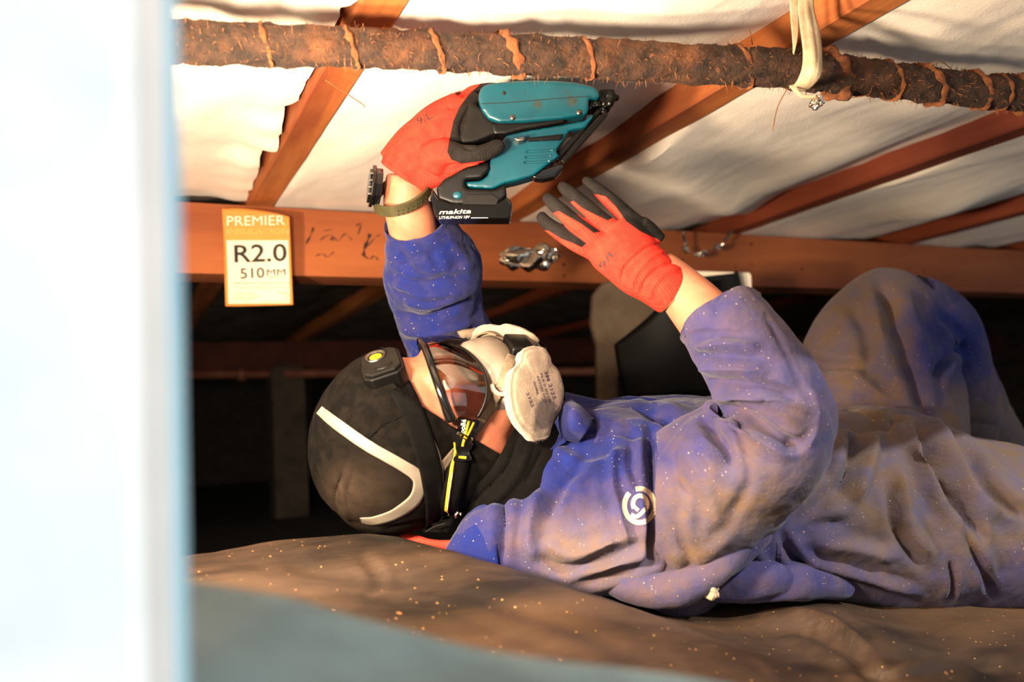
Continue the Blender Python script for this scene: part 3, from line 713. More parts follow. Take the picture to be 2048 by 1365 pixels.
# ---- coveralls: trunk and legs
g = Geo()
tpx(g, [(1030, 985, 1.07, 92, .07), (1070, 990, 1.08, 128, .11), (1140, 990, 1.08, 160, .15), (1250, 992, 1.09, 188, .185), (1400, 998, 1.10, 200, .185), (1560, 1005, 1.11, 194, .165), (1700, 1020, 1.13, 192, .165), (1820, 1035, 1.15, 186, .17), (1960, 1046, 1.15, 170, .15), (2150, 1060, 1.18, 150, .125), (2400, 1070, 1.29, 115), (2650, 1068, 1.43, 92), (2860, 1060, 1.6, 78)], 6, 40)
tpx(g, [(925, 1085, .985, 36), (985, 1080, .975, 66), (1100, 1082, .965, 98), (1230, 1080, .955, 112), (1330, 1070, .955, 90)], 5, 28)
tpx(g, [(1110, 850, 1.12, 42), (1220, 868, 1.18, 70), (1380, 872, 1.20, 84), (1560, 890, 1.2, 90)], 5, 28)
tpx(g, [(1700, 1030, 1.12, 195, .16), (1760, 985, 1.16, 175, .15), (1860, 1010, 1.16, 165, .15)], 5, 28)
tpx(g, [(1800, 960, 1.28, 140), (1765, 800, 1.38, 158, .11), (1762, 710, 1.43, 150, .10), (1782, 640, 1.46, 112, .085), (1812, 612, 1.48, 84, .075)], 6, 30)
tpx(g, [(1800, 622, 1.47, 86), (1862, 665, 1.50, 92), (1890, 760, 1.55, 92), (1950, 860, 1.62, 78), (2030, 960, 1.7, 62)], 6, 26)
cov = remesh(g, .0036, 8)
folds(cov, [
    # chest and shoulder
    ([(1010, 960), (1005, 1050), (1000, 1130)], 9, -.010), ([(1130, 880), (1080, 980), (1060, 1080), (1075, 1130)], 13, .008), ([(1180, 905), (1120, 980), (1090, 1040)], 10, -.007),
    ([(1235, 880), (1225, 960), (1245, 1050), (1260, 1090)], 8, .006), ([(1262, 885), (1262, 940), (1290, 990)], 7, -.007), ([(1300, 880), (1305, 1000), (1310, 1130)], 8, -.007), ([(1285, 880), (1290, 940), (1300, 980)], 6, .005),
    ([(1060, 1110), (1130, 1140), (1230, 1110), (1300, 1080)], 10, -.006), ([(1080, 1080), (1150, 1110), (1240, 1080)], 12, .005), ([(1150, 1165), (1250, 1150), (1310, 1120)], 9, -.006), ([(1100, 900), (1180, 930), (1260, 900)], 10, .005),
    # upper chest beyond the arm
    ([(1150, 820), (1260, 800), (1390, 830)], 9, .006), ([(1180, 850), (1280, 825), (1380, 860)], 8, -.008), ([(1150, 870), (1210, 860), (1290, 880)], 7, -.006),
    # waist and belly
    ([(1660, 850), (1760, 850), (1800, 830)], 9, -.010), ([(1700, 815), (1760, 830), (1800, 860)], 7, .006), ([(1725, 860), (1700, 930), (1678, 995)], 13, -.014), ([(1755, 870), (1735, 940), (1700, 1010)], 12, .008),
    ([(1840, 840), (1870, 930), (1920, 1010), (1975, 1090)], 12, -.014), ([(1862, 830), (1905, 920), (1960, 1000), (2020, 1050)], 12, .010), ([(1930, 900), (1990, 980), (2060, 1040)], 10, -.010), ([(1820, 850), (1850, 950), (1890, 1040)], 11, .008),
    ([(1800, 940), (1815, 1040), (1870, 1120)], 11, .007), ([(1780, 960), (1790, 1060), (1850, 1140)], 10, -.007), ([(1920, 1050), (1960, 1130), (1990, 1190)], 9, -.007), ([(1900, 1120), (1905, 1170), (1900, 1200)], 6, -.006),
    ([(1560, 1060), (1600, 1130), (1700, 1160), (1830, 1200)], 9, -.009), ([(1610, 1110), (1650, 1140), (1760, 1165), (1840, 1190)], 9, .007), ([(1620, 1085), (1700, 1095), (1790, 1120)], 14, .007), ([(1600, 1080), (1640, 1050), (1700, 1045)], 10, -.005),
    ([(1480, 1090), (1510, 1140), (1540, 1190)], 10, -.010), ([(1440, 1120), (1470, 1160), (1500, 1200)], 9, .007), ([(1380, 1140), (1400, 1170), (1380, 1200)], 10, -.010), ([(1320, 1160), (1350, 1185), (1340, 1205)], 9, -.008), ([(1555, 1080), (1552, 1195)], 3, -.003),
    ([(1640, 900), (1660, 980), (1600, 1060)], 14, -.006),
    # raised knee
    ([(1755, 560), (1790, 640), (1830, 760), (1850, 830)], 12, -.010), ([(1740, 580), (1760, 680), (1800, 790)], 14, .006), ([(1810, 580), (1840, 660), (1860, 760)], 12, .006), ([(1610, 720), (1680, 730), (1740, 725)], 9, -.008), ([(1620, 770), (1700, 750), (1780, 800)], 11, .006),
    ([(1690, 600), (1740, 680), (1730, 760)], 12, -.005), ([(1860, 760), (1900, 710), (1935, 690)], 10, -.007), ([(1880, 640), (1910, 700), (1890, 780)], 10, .006), ([(1300, 850), (1299, 960), (1306, 1060), (1300, 1140)], 9, -.014)], 1.15, .35)
creases(cov, .0045, 7, 4, (UPI+RTI*.35).normalized())
wrinkle(cov, .0022, 11, 2); wrinkle(cov, .0012, 34, 8)
attr(cov, 'dust', blobs(cov, .18, [(1150, 1110, 110, .75), (1280, 1120, 90, .5), (1060, 1060, 50, .3), (1700, 900, 160, .45), (1900, 950, 180, .8), (2040, 930, 130, 1.0), (1800, 1100, 200, .35), (1700, 640, 130, 1.0), (1620, 720, 110, .8), (1790, 560, 50, .5), (1560, 960, 120, .3), (1400, 1180, 120, .3),
    (1890, 690, 70, -.7), (1080, 930, 90, -.4), (1200, 870, 120, -.2), (1850, 830, 60, -.3), (1720, 780, 60, -.3), (1740, 1080, 60, .2)]))
px, py, dd = proj(verts_np(cov))
torso = obj('coveralls', cov, m_cover, man)
cb = None

# sleeves: open at the cuffs
FS = [(1120, 900, 1.22, 70), (1010, 815, 1.27, 92), (930, 740, 1.285, 96), (888, 655, 1.262, 88), (872, 595, 1.238, 92), (864, 540, 1.205, 99), (848, 490, 1.17, 84), (831, 441, 1.142, 67)]
g = tpx(Geo(), FS, 26, 110, lip=.012); fs = outward(mesh_of(g))
folds(fs, [([(770, 545), (830, 570), (900, 560), (960, 540)], 9, -.006), ([(775, 560), (850, 590), (960, 575)], 9, .006), ([(790, 620), (850, 640), (920, 610), (960, 600)], 9, -.009), ([(800, 600), (860, 612), (940, 590)], 8, .005),
           ([(795, 655), (860, 668), (960, 640)], 9, .007), ([(800, 680), (870, 690), (970, 660)], 8, -.006), ([(800, 500), (815, 540), (860, 560)], 10, -.005), ([(900, 470), (930, 520), (940, 560)], 11, .004), ([(820, 545), (940, 545)], 3, .0015), ([(860, 500), (880, 540)], 10, -.003)])
creases(fs, .004, 13, 3, (RTI+UPI*.3).normalized()); wrinkle(fs, .0018, 22, 4); wrinkle(fs, .0012, 60, 4)
attr(fs, 'dust', blobs(fs, .05, [(850, 470, 60, .12)])); obj('sleeve', fs, m_cover, man)
NS = [(1335, 1050, 1.02, 172, .12), (1405, 985, .955, 150, .10), (1480, 930, .92, 138, .085), (1548, 872, .897, 118, .075), (1548, 800, .893, 107, .07), (1502, 728, .902, 100, .065), (1462, 670, .918, 95, .06), (1436, 630, .932, 88, .053)]
g = tpx(Geo(), NS, 30, 130, lip=.012); ns = outward(mesh_of(g)); smooth_mesh(ns, 14)
folds(ns, [([(1330, 1110), (1400, 1120), (1480, 1060)], 14, .004), ([(1395, 822), (1430, 870), (1462, 940)], 12, -.020), ([(1405, 812), (1480, 830), (1560, 880), (1610, 895)], 9, -.017), ([(1420, 850), (1500, 870), (1590, 920)], 14, .010), ([(1440, 790), (1520, 800), (1600, 850)], 8, .008), ([(1560, 900), (1600, 890), (1640, 850)], 6, -.005), ([(1480, 870), (1500, 960), (1460, 1050)], 9, -.004), ([(1340, 880), (1400, 900), (1440, 960)], 10, .006), ([(1330, 940), (1390, 1000), (1400, 1090)], 10, -.005),
           ([(1400, 800), (1470, 795), (1560, 800), (1620, 830)], 9, .008), ([(1385, 765), (1460, 768), (1540, 775), (1600, 800)], 7, -.012), ([(1380, 740), (1450, 738), (1540, 745)], 8, .008), ([(1380, 716), (1440, 712), (1530, 715)], 6, -.009), ([(1375, 695), (1440, 690), (1520, 690)], 7, .006), ([(1370, 675), (1430, 668), (1500, 668)], 6, -.006),
           ([(1420, 660), (1470, 690), (1520, 700)], 9, .003), ([(1530, 620), (1580, 720), (1620, 800)], 4, -.003), ([(1330, 900), (1360, 960), (1350, 1060)], 14, -.005), ([(1370, 900), (1420, 980), (1440, 1060)], 14, .005),
           ([(1620, 760), (1640, 830), (1620, 900)], 10, .004), ([(1340, 1040), (1380, 1130), (1360, 1180)], 10, -.006), ([(1500, 960), (1460, 1040), (1400, 1100)], 12, -.003)])
smooth_mesh(ns, 2)
cut(ns, CAM, (P(1316, 300, 1)-CAM).cross(P(1309, 1300, 1)-CAM)*(1 if ((P(1316, 300, 1)-CAM).cross(P(1309, 1300, 1)-CAM)).dot(P(1000, 800, 1)-CAM) > 0 else -1))
creases(ns, .0035, 11, 9, (UPI*.5-RTI).normalized()); wrinkle(ns, .0018, 17, 6); wrinkle(ns, .0009, 60, 4)
attr(ns, 'dust', blobs(ns, .50, [(1400, 1080, 120, .4), (1560, 970, 110, .25), (1450, 1010, 90, .2), (1420, 700, 80, -.15), (1440, 850, 60, -.2), (1350, 900, 70, -.25)])); obj('sleeve', ns, m_cover, man)

# armhole edge, collar flaps, hem scraps
def cloth(name, rows, mt=None, th_=.0022, dust=.2, wr=.0015, nu=8, nv=6):
    m = mesh_of(patch(Geo(), rows, nu, nv)); smooth_mesh(m, 1); wrinkle(m, wr, 30, 2); attr(m, 'dust', [dust]*len(m.vertices)); return obj(name, m, mt or m_cover, man, solid=th_)
cloth('collar_flap', [[(1000, 958, 1.00), (1002, 1030, .955), (995, 1095, .93), (998, 1134, .925)], [(960, 1000, 1.0), (950, 1040, .96), (940, 1080, .945), (942, 1118, .94)], [(925, 1040, 1.01), (912, 1065, .985), (900, 1085, .975), (890, 1100, .97)]], dust=.0)
cloth('collar_flap', [[(1100, 862, 1.02), (1118, 830, 1.0), (1125, 806, 1.0), (1142, 800, 1.02)], [(1130, 880, .99), (1140, 850, .965), (1148, 822, .97), (1160, 812, 1.0)], [(1158, 888, .99), (1172, 868, .965), (1182, 850, .975), (1180, 832, 1.0)]], dust=.02)
cloth('collar_flap', [[(1172, 824, 1.03), (1190, 840, 1.01), (1192, 868, .985), (1186, 888, .98)], [(1215, 816, 1.04), (1235, 840, 1.0), (1245, 862, .985), (1248, 880, .985)], [(1268, 818, 1.06), (1300, 840, 1.02), (1318, 860, .99), (1325, 876, .98)]], dust=.16)
cloth('collar_stand', [[(1128, 784, 1.14), (1200, 800, 1.12), (1300, 802, 1.12), (1420, 818, 1.12)], [(1130, 812, 1.10), (1210, 830, 1.08), (1300, 836, 1.08), (1410, 850, 1.08)]], dust=.08)
cloth('collar_band', [[(1005, 948, 1.02), (1050, 905, 1.0), (1090, 878, 1.0), (1115, 862, 1.0)], [(1002, 985, 1.0), (1055, 935, .975), (1100, 903, .975), (1135, 885, .98)]], dust=.0)
for rows, du in (([(1190, 1150, .935, 24), (1260, 1175, .915, 34), (1340, 1180, .90, 38), (1410, 1150, .895, 38), (1470, 1100, .90, 40), (1520, 1050, .91, 36)], .62), ([(1360, 1185, .95, 22), (1440, 1172, .935, 40), (1530, 1160, .93, 46), (1620, 1165, .95, 36), (1700, 1180, .98, 20)], .40)):
    m = remesh(tpx(Geo(), rows, 6, 26), .003, 10); creases(m, .006, 14, 5, (RTI+UPI*.5).normalized()); wrinkle(m, .002, 30, 3)
    attr(m, 'dust', blobs(m, du, [])); obj('hem_fold', m, m_cover, man)
crumple(P(1424, 1182, .885), (.010, .008, .006), 16, .008, 90, m_cream, 'fluff_tuft', man)
# red collar of the shirt below
g = Geo(); tpx(g, [(806, 1072, 1.045, 8), (832, 1080, 1.03, 10), (862, 1088, 1.02, 9), (905, 1092, 1.0, 12), (940, 1080, 1.01, 12)], 5, 14); obj('shirt_collar', remesh(g, .0015, 3), m_red_shirt, man)

# chest logo: ring with a gap, and an inner loop
g = Geo()
def ribbon_on(g, b, pts, wd, off=.0012, n=6):
    A = cr(pts, n); v = []
    for i in range(len(A)):
        t = A[min(i+1, len(A)-1)]-A[max(i-1, 0)]; t = t/np.linalg.norm(t); nr = np.array([-t[1], t[0]])*wd/2
        v += [hit(b, *(A[i]+nr*s), 1, off)[0] for s in (1, .33, -.33, -1)]
    g.add(v, [(4*i+q, 4*i+q+1, 4*i+q+5, 4*i+q+4) for i in range(len(A)-1) for q in range(3)])
cx, cy = 1279, 1012
arc = lambda rx, ry, a0, a1, n=22, ox=0, oy=0: [(cx+ox+rx*math.cos(math.radians(a0+(a1-a0)*i/n)), cy+oy+ry*math.sin(math.radians(a0+(a1-a0)*i/n))) for i in range(n+1)]
cs = bvh_man(cov)
ribbon_on(g, cs, arc(30, 34, -105, 228, 36), 10, n=2)
ribbon_on(g, cs, arc(14, 17, 150, 408, 20, 1, -3), 8.5, n=2)
ribbon_on(g, cs, [(1289, 1020), (1282, 1028), (1272, 1034), (1262, 1030)], 8, n=4)
ribbon_on(g, cs, [(1266, 1001), (1268, 1013), (1277, 1022)], 7, n=3)
obj('chest_logo', g, m_logo, man, label='cream round logo print')
g = Geo(); ribbon_on(g, cs, [(1553, 1085), (1554, 1130), (1551, 1196)], 1.6, .0006); obj('seam', g, m_ink, man)

# boots beyond the frame
for (x, y, d) in ((2990, 1045, 1.68), (2045, 985, 1.72)):
    g = Geo(); tpx(g, [(x-20, y, d, 46), (x+30, y-10, d+.01, 50), (x+60, y-90, d+.04, 44), (x+70, y-180, d+.05, 34)], 5, 20); obj('boot', remesh(g, .005, 4), m_boot, man)

# ---- beanie, neck gaiter
g = Geo(); head_blobs(g, .011, nose=False); ell(g, H(0, -.010, .006), HAX, (.090, .118, .101)); ell(g, H(.055, -.012, -.06), HAX, (.032, .05, .05), 16, 12); ell(g, H(-.055, -.012, -.06), HAX, (.032, .05, .05), 16, 12)
bn = remesh(g, .0026, 10)
folds(bn, [([(690, 940), (672, 990), (680, 1030)], 5, -.003), ([(705, 925), (688, 985), (700, 1040)], 5, .003), ([(640, 960), (680, 1030), (760, 1050)], 5, -.002), ([(770, 1052), (830, 1040), (860, 1035)], 4, -.002), ([(745, 880), (770, 850), (820, 830)], 3, -.0015), ([(990, 960), (930, 1020), (880, 1050)], 6, -.003)])
cut(bn, H(0, 0, -.141), HFv*1.72-HC); cut(bn, H(0, 0, -.118), -HC)
attr(bn, 'dust', blobs(bn, .12, [(760, 980, 70, .25), (690, 970, 40, .5), (740, 1010, 60, .25), (680, 1010, 30, .3)]))
beanie = obj('beanie', bn, m_beanie, man, solid=.004, offset=1)
bb = bvh_man(bn)
g = Geo(); head_blobs(g, .014, nose=False); nk2 = [H(0, -.012, -.06), H(0, -.018, -.11), P(1050, 950, 1.05), P(1120, 975, 1.07)]
tube(g, [(q.x, q.y, q.z, r, r) for q, r in zip(nk2, (.084, .082, .088, .095))], 5, 28)
gt = remesh(g, .003, 10)
folds(gt, [([(1040, 870), (1010, 940), (940, 1010), (880, 1055)], 6, -.004), ([(1060, 890), (1030, 960), (960, 1030)], 6, .004), ([(1085, 900), (1050, 970)], 5, -.003)])
cut(gt, H(0, 0, -.090), HC+HFv*.62); cut(gt, H(0, 0, -.26), -HC)
attr(gt, 'dust', blobs(gt, .08, []))
obj('neck_gaiter', gt, m_black_cloth, man, solid=.003, offset=1)
# reflective band on the beanie
g = Geo(); strap(g, bb, [(645, 822, .8), (680, 850), (740, 892), (800, 926), (832, 948, 1.15), (838, 970, 1.2), (826, 998, 1.15), (790, 1024), (750, 1037, .8), (722, 1036, .5)], 22, .0045, .0006, 6, across=6)
obj('reflective_band', g, m_tape, man, label='pale grey reflective band curving over the beanie')
g = Geo(); strap(g, bb, [(865, 878, .3), (876, 910, 1), (884, 950, 1), (888, 975, .3)], 5, .0045, .0005, 5, across=3); obj('reflective_band', g, m_tape, man)
obj('beanie_seam', strap(Geo(), bb, [(728, 890), (752, 862), (790, 838), (812, 828)], 2.2, .0045, .0003, 5, across=2), m_black_cloth, man)

# ---- gloves
def Z(k, x, y):
    ox, oy, s = {1: (700, 140, 3.413), 3: (1000, 320, 3.413)}[k]; return ox+x/s, oy+y/s
def zt(g, k, rows, n=5, seg=20, depth=1.0):
    return tpx(g, [Z(k, r[0], r[1])+(r[2], r[3]/3.413)+tuple(r[4:]) for r in rows], n, seg, depth=depth)
# right glove, back of the hand towards the camera
g = Geo()
zt(g, 3, [(1185, 905, .958, 172, .030), (1120, 860, .957, 172, .031), (1050, 810, .957, 178, .030), (960, 745, .957, 196, .028), (880, 660, .957, 212, .026), (800, 575, .958, 224, .023), (735, 520, .960, 205, .020)], 6, 36)
RF = [[(700, 640, .962, 78), (600, 610, .960, 62), (500, 560, .958, 58), (400, 492, .962, 54), (320, 432, .970, 47), (272, 375, .978, 36)],
      [(760, 590, .956, 74), (655, 535, .952, 60), (560, 462, .950, 57), (460, 385, .953, 55), (370, 305, .962, 49), (312, 250, .972, 36)],
      [(840, 520, .956, 72), (740, 445, .952, 58), (640, 365, .950, 57), (545, 282, .953, 53), (460, 210, .962, 46), (412, 172, .970, 34)],
      [(930, 450, .960, 74), (850, 370, .958, 62), (760, 285, .958, 56), (680, 215, .962, 48), (610, 160, .968, 40), (575, 135, .974, 28)]]
for r in RF: zt(g, 3, r, 6, 18, depth=.95)
zt(g, 3, [(1080, 560, .972, 60, .022), (1000, 480, .970, 66, .022), (940, 430, .966, 60, .02)], 5, 20)
zt(g, 3, [(960, 720, .985, 90, .022), (830, 700, .995, 70), (700, 690, 1.0, 55), (635, 680, 1.005, 40)], 5, 18)
gr = remesh(g, .0015, 7)
px, py, dd = proj(verts_np(gr)); nn = normals_np(gr) @ np.array(VD)
zp = lambda k, L_: [Z(k, *p) for p in L_]
BL3 = [zp(3, [(200, 330), (290, 300), (335, 340), (400, 400), (470, 480), (590, 570), (560, 600), (500, 570), (420, 540), (330, 485), (240, 470)]),
       zp(3, [(240, 300), (230, 190), (350, 200), (450, 300), (560, 400), (690, 490), (640, 500), (560, 440), (480, 395), (400, 350), (360, 365), (330, 345)]),
       zp(3, [(350, 220), (350, 120), (470, 130), (650, 290), (770, 395), (735, 415), (650, 375), (560, 330), (500, 280), (480, 290), (540, 400), (450, 300)]),
       zp(3, [(520, 180), (540, 80), (640, 90), (800, 190), (1000, 370), (1120, 480), (1210, 630), (1160, 610), (1070, 540), (960, 490), (860, 420), (790, 320), (720, 250), (640, 232), (690, 290), (765, 390), (740, 400), (680, 330), (620, 250)]),
       zp(3, [(560, 670), (600, 690), (640, 740), (600, 730)])]
coat = np.maximum(region(px, py, BL3, 3), np.clip((nn-.25)*4+.5, 0, 1))
folds(gr, [([Z(3, 830, 850), Z(3, 850, 740), Z(3, 1000, 600), Z(3, 1110, 570)], 3.5, -.0025), ([Z(3, 960, 930), Z(3, 990, 830), Z(3, 1080, 740), Z(3, 1220, 690)], 3.5, -.0022), ([Z(3, 900, 890), Z(3, 930, 780), Z(3, 1040, 660), Z(3, 1160, 610)], 5, .0018),
           ([Z(3, 1010, 960), Z(3, 1050, 860), Z(3, 1140, 770), Z(3, 1270, 730)], 5, .0015), ([Z(3, 640, 560), Z(3, 700, 600), Z(3, 720, 660)], 6, .0012), ([Z(3, 760, 500), Z(3, 830, 560)], 6, .001)])
attr(gr, 'coat', coat); rb = bvh_of(gr)
glove = obj('glove', gr, m_red, man, label='red knitted glove with dark rubber palm, open hand')
obj('glove_print', text_px(Geo(), '9/L', 1206, 540, 1233, 503, 13, rb, .95, .0006), m_ink, man)
g = Geo(); zt(g, 3, [(1195, 905, .958, 176, .032), (1207, 915, .958, 174, .0315)], 2, 36); obj('glove_cuff_edge', remesh(g, .0018, 2), m_fibre, man)

# left glove gripping the tool
g = Geo()
zt(g, 1, [(372, 735, 1.122, 190, .034), (430, 640, 1.118, 196, .034), (520, 530, 1.112, 202, .032), (620, 420, 1.106, 196, .030), (720, 320, 1.102, 165, .026), (790, 240, 1.102, 120, .022)], 6, 36)
zt(g, 1, [(250, 610, 1.12, 62), (400, 440, 1.115, 70), (590, 320, 1.108, 75), (700, 290, 1.105, 60)], 5, 20)
zt(g, 1, [(720, 400, 1.112, 120), (790, 250, 1.108, 88), (860, 160, 1.106, 66), (950, 135, 1.108, 56), (1050, 142, 1.115, 46)], 6, 20)
zt(g, 1, [(560, 620, 1.085, 130), (640, 560, 1.07, 92), (760, 575, 1.052, 68), (890, 570, 1.040, 62), (1000, 525, 1.037, 52), (1040, 505, 1.04, 36)], 6, 20)
zt(g, 1, [(700, 520, 1.085, 90), (740, 400, 1.085, 90), (810, 270, 1.088, 80), (870, 190, 1.095, 60)], 6, 20)
zt(g, 1, [(480, 740, 1.11, 100), (620, 700, 1.095, 80), (760, 660, 1.08, 46), (880, 635, 1.07, 14)], 6, 18)
for i in range(3): zt(g, 1, [(700-30*i, 400+80*i, 1.12, 62), (820-30*i, 430+85*i, 1.145, 56), (960-40*i, 450+90*i, 1.14, 54), (1040-45*i, 470+90*i, 1.12, 42)], 5, 16)
gl = remesh(g, .0016, 8); px, py, dd = proj(verts_np(gl)); nn = normals_np(gl) @ np.array(VD)
BL1 = [zp(1, [(885, 60), (885, 100), (810, 165), (745, 255), (705, 345), (682, 450), (662, 560), (690, 612), (760, 640), (915, 622), (930, 680), (1200, 700), (1200, 0)])]
coat = np.maximum(region(px, py, BL1, 3), np.clip((nn-.35)*4+.5, 0, 1)*(px > 880))
folds(gl, [([Z(1, 770, 480), Z(1, 760, 380), Z(1, 810, 270), Z(1, 860, 210)], 5, -.004), ([Z(1, 760, 520), Z(1, 830, 540), Z(1, 900, 500), Z(1, 960, 480)], 3, -.003), ([Z(1, 660, 250), Z(1, 700, 260), Z(1, 720, 240)], 4, -.003),
           ([Z(1, 250, 640), Z(1, 330, 700), Z(1, 420, 760)], 5, .002), ([Z(1, 560, 690), Z(1, 680, 690), Z(1, 800, 660)], 5, .002), ([Z(1, 250, 600), Z(1, 290, 650), Z(1, 330, 740)], 4, -.002)])
attr(gl, 'coat', coat); glb = bvh_of(gl)
obj('glove', gl, m_red, man, label='red knitted glove with dark rubber palm, closed round the tool handle')
obj('glove_print', text_px(Geo(), '9/L', 838, 250, 866, 236, 15, glb, 1.08, .0006), m_ink, man)

# ---- wristwatch
wc = P(805, 386, 1.120)
th = thing('wristwatch', 'chunky black wristwatch on an olive rubber strap round the left wrist', 'watch', wc)
U_ = (RTI*.996 + UPI*.05 - VD*0).normalized(); T_ = (UPI*.74-VD*.60+RTI*-.10); T_ = (T_-U_*T_.dot(U_)).normalized(); V2 = U_.cross(T_)
g = Geo(); pts = []
for i in range(49):
    a = 2*math.pi*i/48; pts.append((wc+U_*.0385*math.cos(a)+V2*.046*math.sin(a), a))
wd = .0085; v = []
for p, a in pts:
    n = (p-wc).normalized(); lift = T_*(.010*math.cos(a))
    v += [p+lift+T_*wd, p+lift+n*.003+T_*wd*.8, p+lift+n*.003-T_*wd*.8, p+lift-T_*wd]
g.add(v, [(4*i+q, 4*i+(q+1) % 4, 4*(i+1)+(q+1) % 4, 4*(i+1)+q) for i in range(48) for q in range(4)])
m = mesh_of(g); wb = bvh_of(m); obj('strap', m, m_olive, th, angle=40)
g = Geo()
for i in range(7):
    for s in (-1, 1):
        x = 797+i*9.2; y = 426-abs(i)*1.4-i*i*.55+s*3.4; 
        h, n = hit(wb, x, y, 1.08, .0004); ell(g, h, (RTI, UPI, VD), (.0011, .0014, .0006), 8, 6)
obj('strap_holes', g, m_ink, th, kind='stuff')
cc = P(753, 374, 1.105); ax_c = (-RTI*.93-VD*.25+UPI*.1).normalized(); ay = (UPI-ax_c*UPI.dot(ax_c)).normalized(); az = ax_c.cross(ay)
g = Geo(); n = 10
for lay, (r0, h0, h1) in enumerate(((.023, -.006, .004), (.026, .003, .008), (.021, .007, .011))):
    prism_ax(g, [(r0*math.cos(2*math.pi*(i+.5)/n)*1.1, r0*math.sin(2*math.pi*(i+.5)/n)) for i in range(n)], cc+ax_c*(h0+h1)/2, ay, az, ax_c, (h1-h0)/2)
obj('case', g, m_glossb, th, smooth=False, bevel=.0015)
g = Geo()
for i in range(4): box(g, cc+ax_c*.003-ay*(.014-i*.009)-az*.0-VD*.022, (ax_c, ay, VD), (.003, .0016, .003))
obj('button', g, m_metal, th, bevel=.0008)

# ---- nail gun
th = thing('nail_gun', 'teal and black cordless nail gun held up to the ceiling in the gloved left hand', 'nail gun', P(1000, 300, 1.075))
GD = 1.078
def puff(name, polys, h, mt, vox=.0016, it=7, d=GD, tz=1, wr=0, smooth=True):
    g = Geo()
    for q in polys:
        if isinstance(q, tuple): prism(g, [Z(1, *p) for p in q[0]], d+q[1], q[2], q[2])
        else: prism(g, [Z(1, *p) for p in q], d, h, h)
    return remesh(g, vox, it)
bodyp = [(880, 250), (885, 200), (905, 160), (950, 138), (1050, 126), (1250, 116), (1400, 120), (1520, 130), (1650, 160), (1690, 195), (1690, 240), (1612, 238), (1622, 300), (1605, 345), (1450, 372), (1200, 396), (1020, 400), (950, 375), (905, 320)]
mb_ = puff('shell', [bodyp], .031, m_teal, .0018, 12)
attr(mb_, 'dust', blobs(mb_, .10, [(1074, 210, 16, .5), (1145, 205, 14, .5), (1050, 185, 12, .3), (1130, 180, 20, .3), (1165, 225, 12, .3)]))
shb = bvh_of(mb_); shell = obj('shell', mb_, m_teal, th)
g = Geo()
for (x, y, r) in ((1110, 325, 22), (1565, 290, 22), (1050, 158, 14)):
    h, n = hit(shb, *Z(1, x, y), 1.04, 0); ell(g, h, (RTI, UPI, VD), (r/3.413/F, r/3.413/F, .002), 16, 10); obj('screw', g, m_metal if r > 20 else m_ink, shell); g = Geo()
obj('seam', strap(Geo(), shb, [Z(1, *p) for p in ((900, 232), (1100, 222), (1400, 196), (1680, 178))], 1.2, .0003, .0002, 6, across=2), m_ink, shell)
mh = puff('handle', [[(1040, 500), (1070, 470), (1200, 440), (1450, 398), (1600, 368), (1648, 320), (1655, 345), (1600, 420), (1490, 440), (1455, 500), (1400, 575), (1425, 610), (1330, 680), (1250, 742), (1150, 772), (1060, 792), (975, 832), (805, 822), (788, 780), (890, 776), (945, 740), (955, 650), (985, 595)]], .021, m_teal, .0017, 8)
attr(mh, 'dust', blobs(mh, .05, [])); hb = bvh_of(mh); handle = obj('handle', mh, m_teal, th)
for y in (0, 38, 74):
    obj('grip_rib', strap(Geo(), hb, [Z(1, 1200-y*.2, 560+y), Z(1, 1290, 556+y), Z(1, 1385-y*.3, 548+y)], 4, .0004, .0015, 5, across=4), m_teal, handle)
mk = puff('motor', [[(960, 400), (1000, 385), (1200, 385), (1460, 362), (1462, 388), (1300, 420), (1180, 440), (1060, 470), (980, 470)]], .024, m_blackp, .0018, 6); obj('motor_housing', mk, m_blackp, th)
mk = puff('rear', [[(820, 240), (900, 290), (960, 370), (1050, 395), (1070, 450), (970, 470), (900, 500), (850, 520), (770, 525), (755, 480), (790, 380)]], .022, m_blackp, .0018, 8); obj('rear_grip', mk, m_black_rub, th)
mk = puff('trig', [[(1110, 480), (1200, 470), (1190, 500), (1150, 505)]], .012, m_blackp, .0012, 3, d=1.055); obj('trigger', mk, m_metal, th)
mk = puff('panel', [[(1215, 468), (1450, 442), (1440, 480), (1210, 490)]], .004, m_blackp, .001, 2, d=1.056); obj('side_panel', mk, m_blackp, th); pbv = bvh_of(mk) if False else None
for i, (a, b_) in enumerate(((1700, 1405), (1745, 1445))):
    g = Geo(); p0 = P(*Z(1, a, 285+i*20), GD); p1 = P(*Z(1, b_, 620+i*20), GD); dr = (p1-p0).normalized(); s = dr.cross(VD)
    box(g, (p0+p1)/2, (dr, s, VD), ((p1-p0).length/2, .0030, .011)); obj('magazine_rail', g, m_blackp, th, smooth=False, bevel=.001)
g = Geo(); prism(g, [Z(1, *p) for p in ((1640, 345), (1665, 335), (1500, 520), (1330, 700), (1262, 740), (1240, 735))], GD, .008, .008); obj('magazine', g, m_black_rub, th, smooth=False, bevel=.001)
mk = puff('foot', [[(1240, 738), (1290, 700), (1400, 660), (1455, 652), (1450, 690), (1405, 742), (1310, 762), (1260, 755)]], .013, m_glossb, .0014, 4); obj('magazine_catch', mk, m_glossb, th)
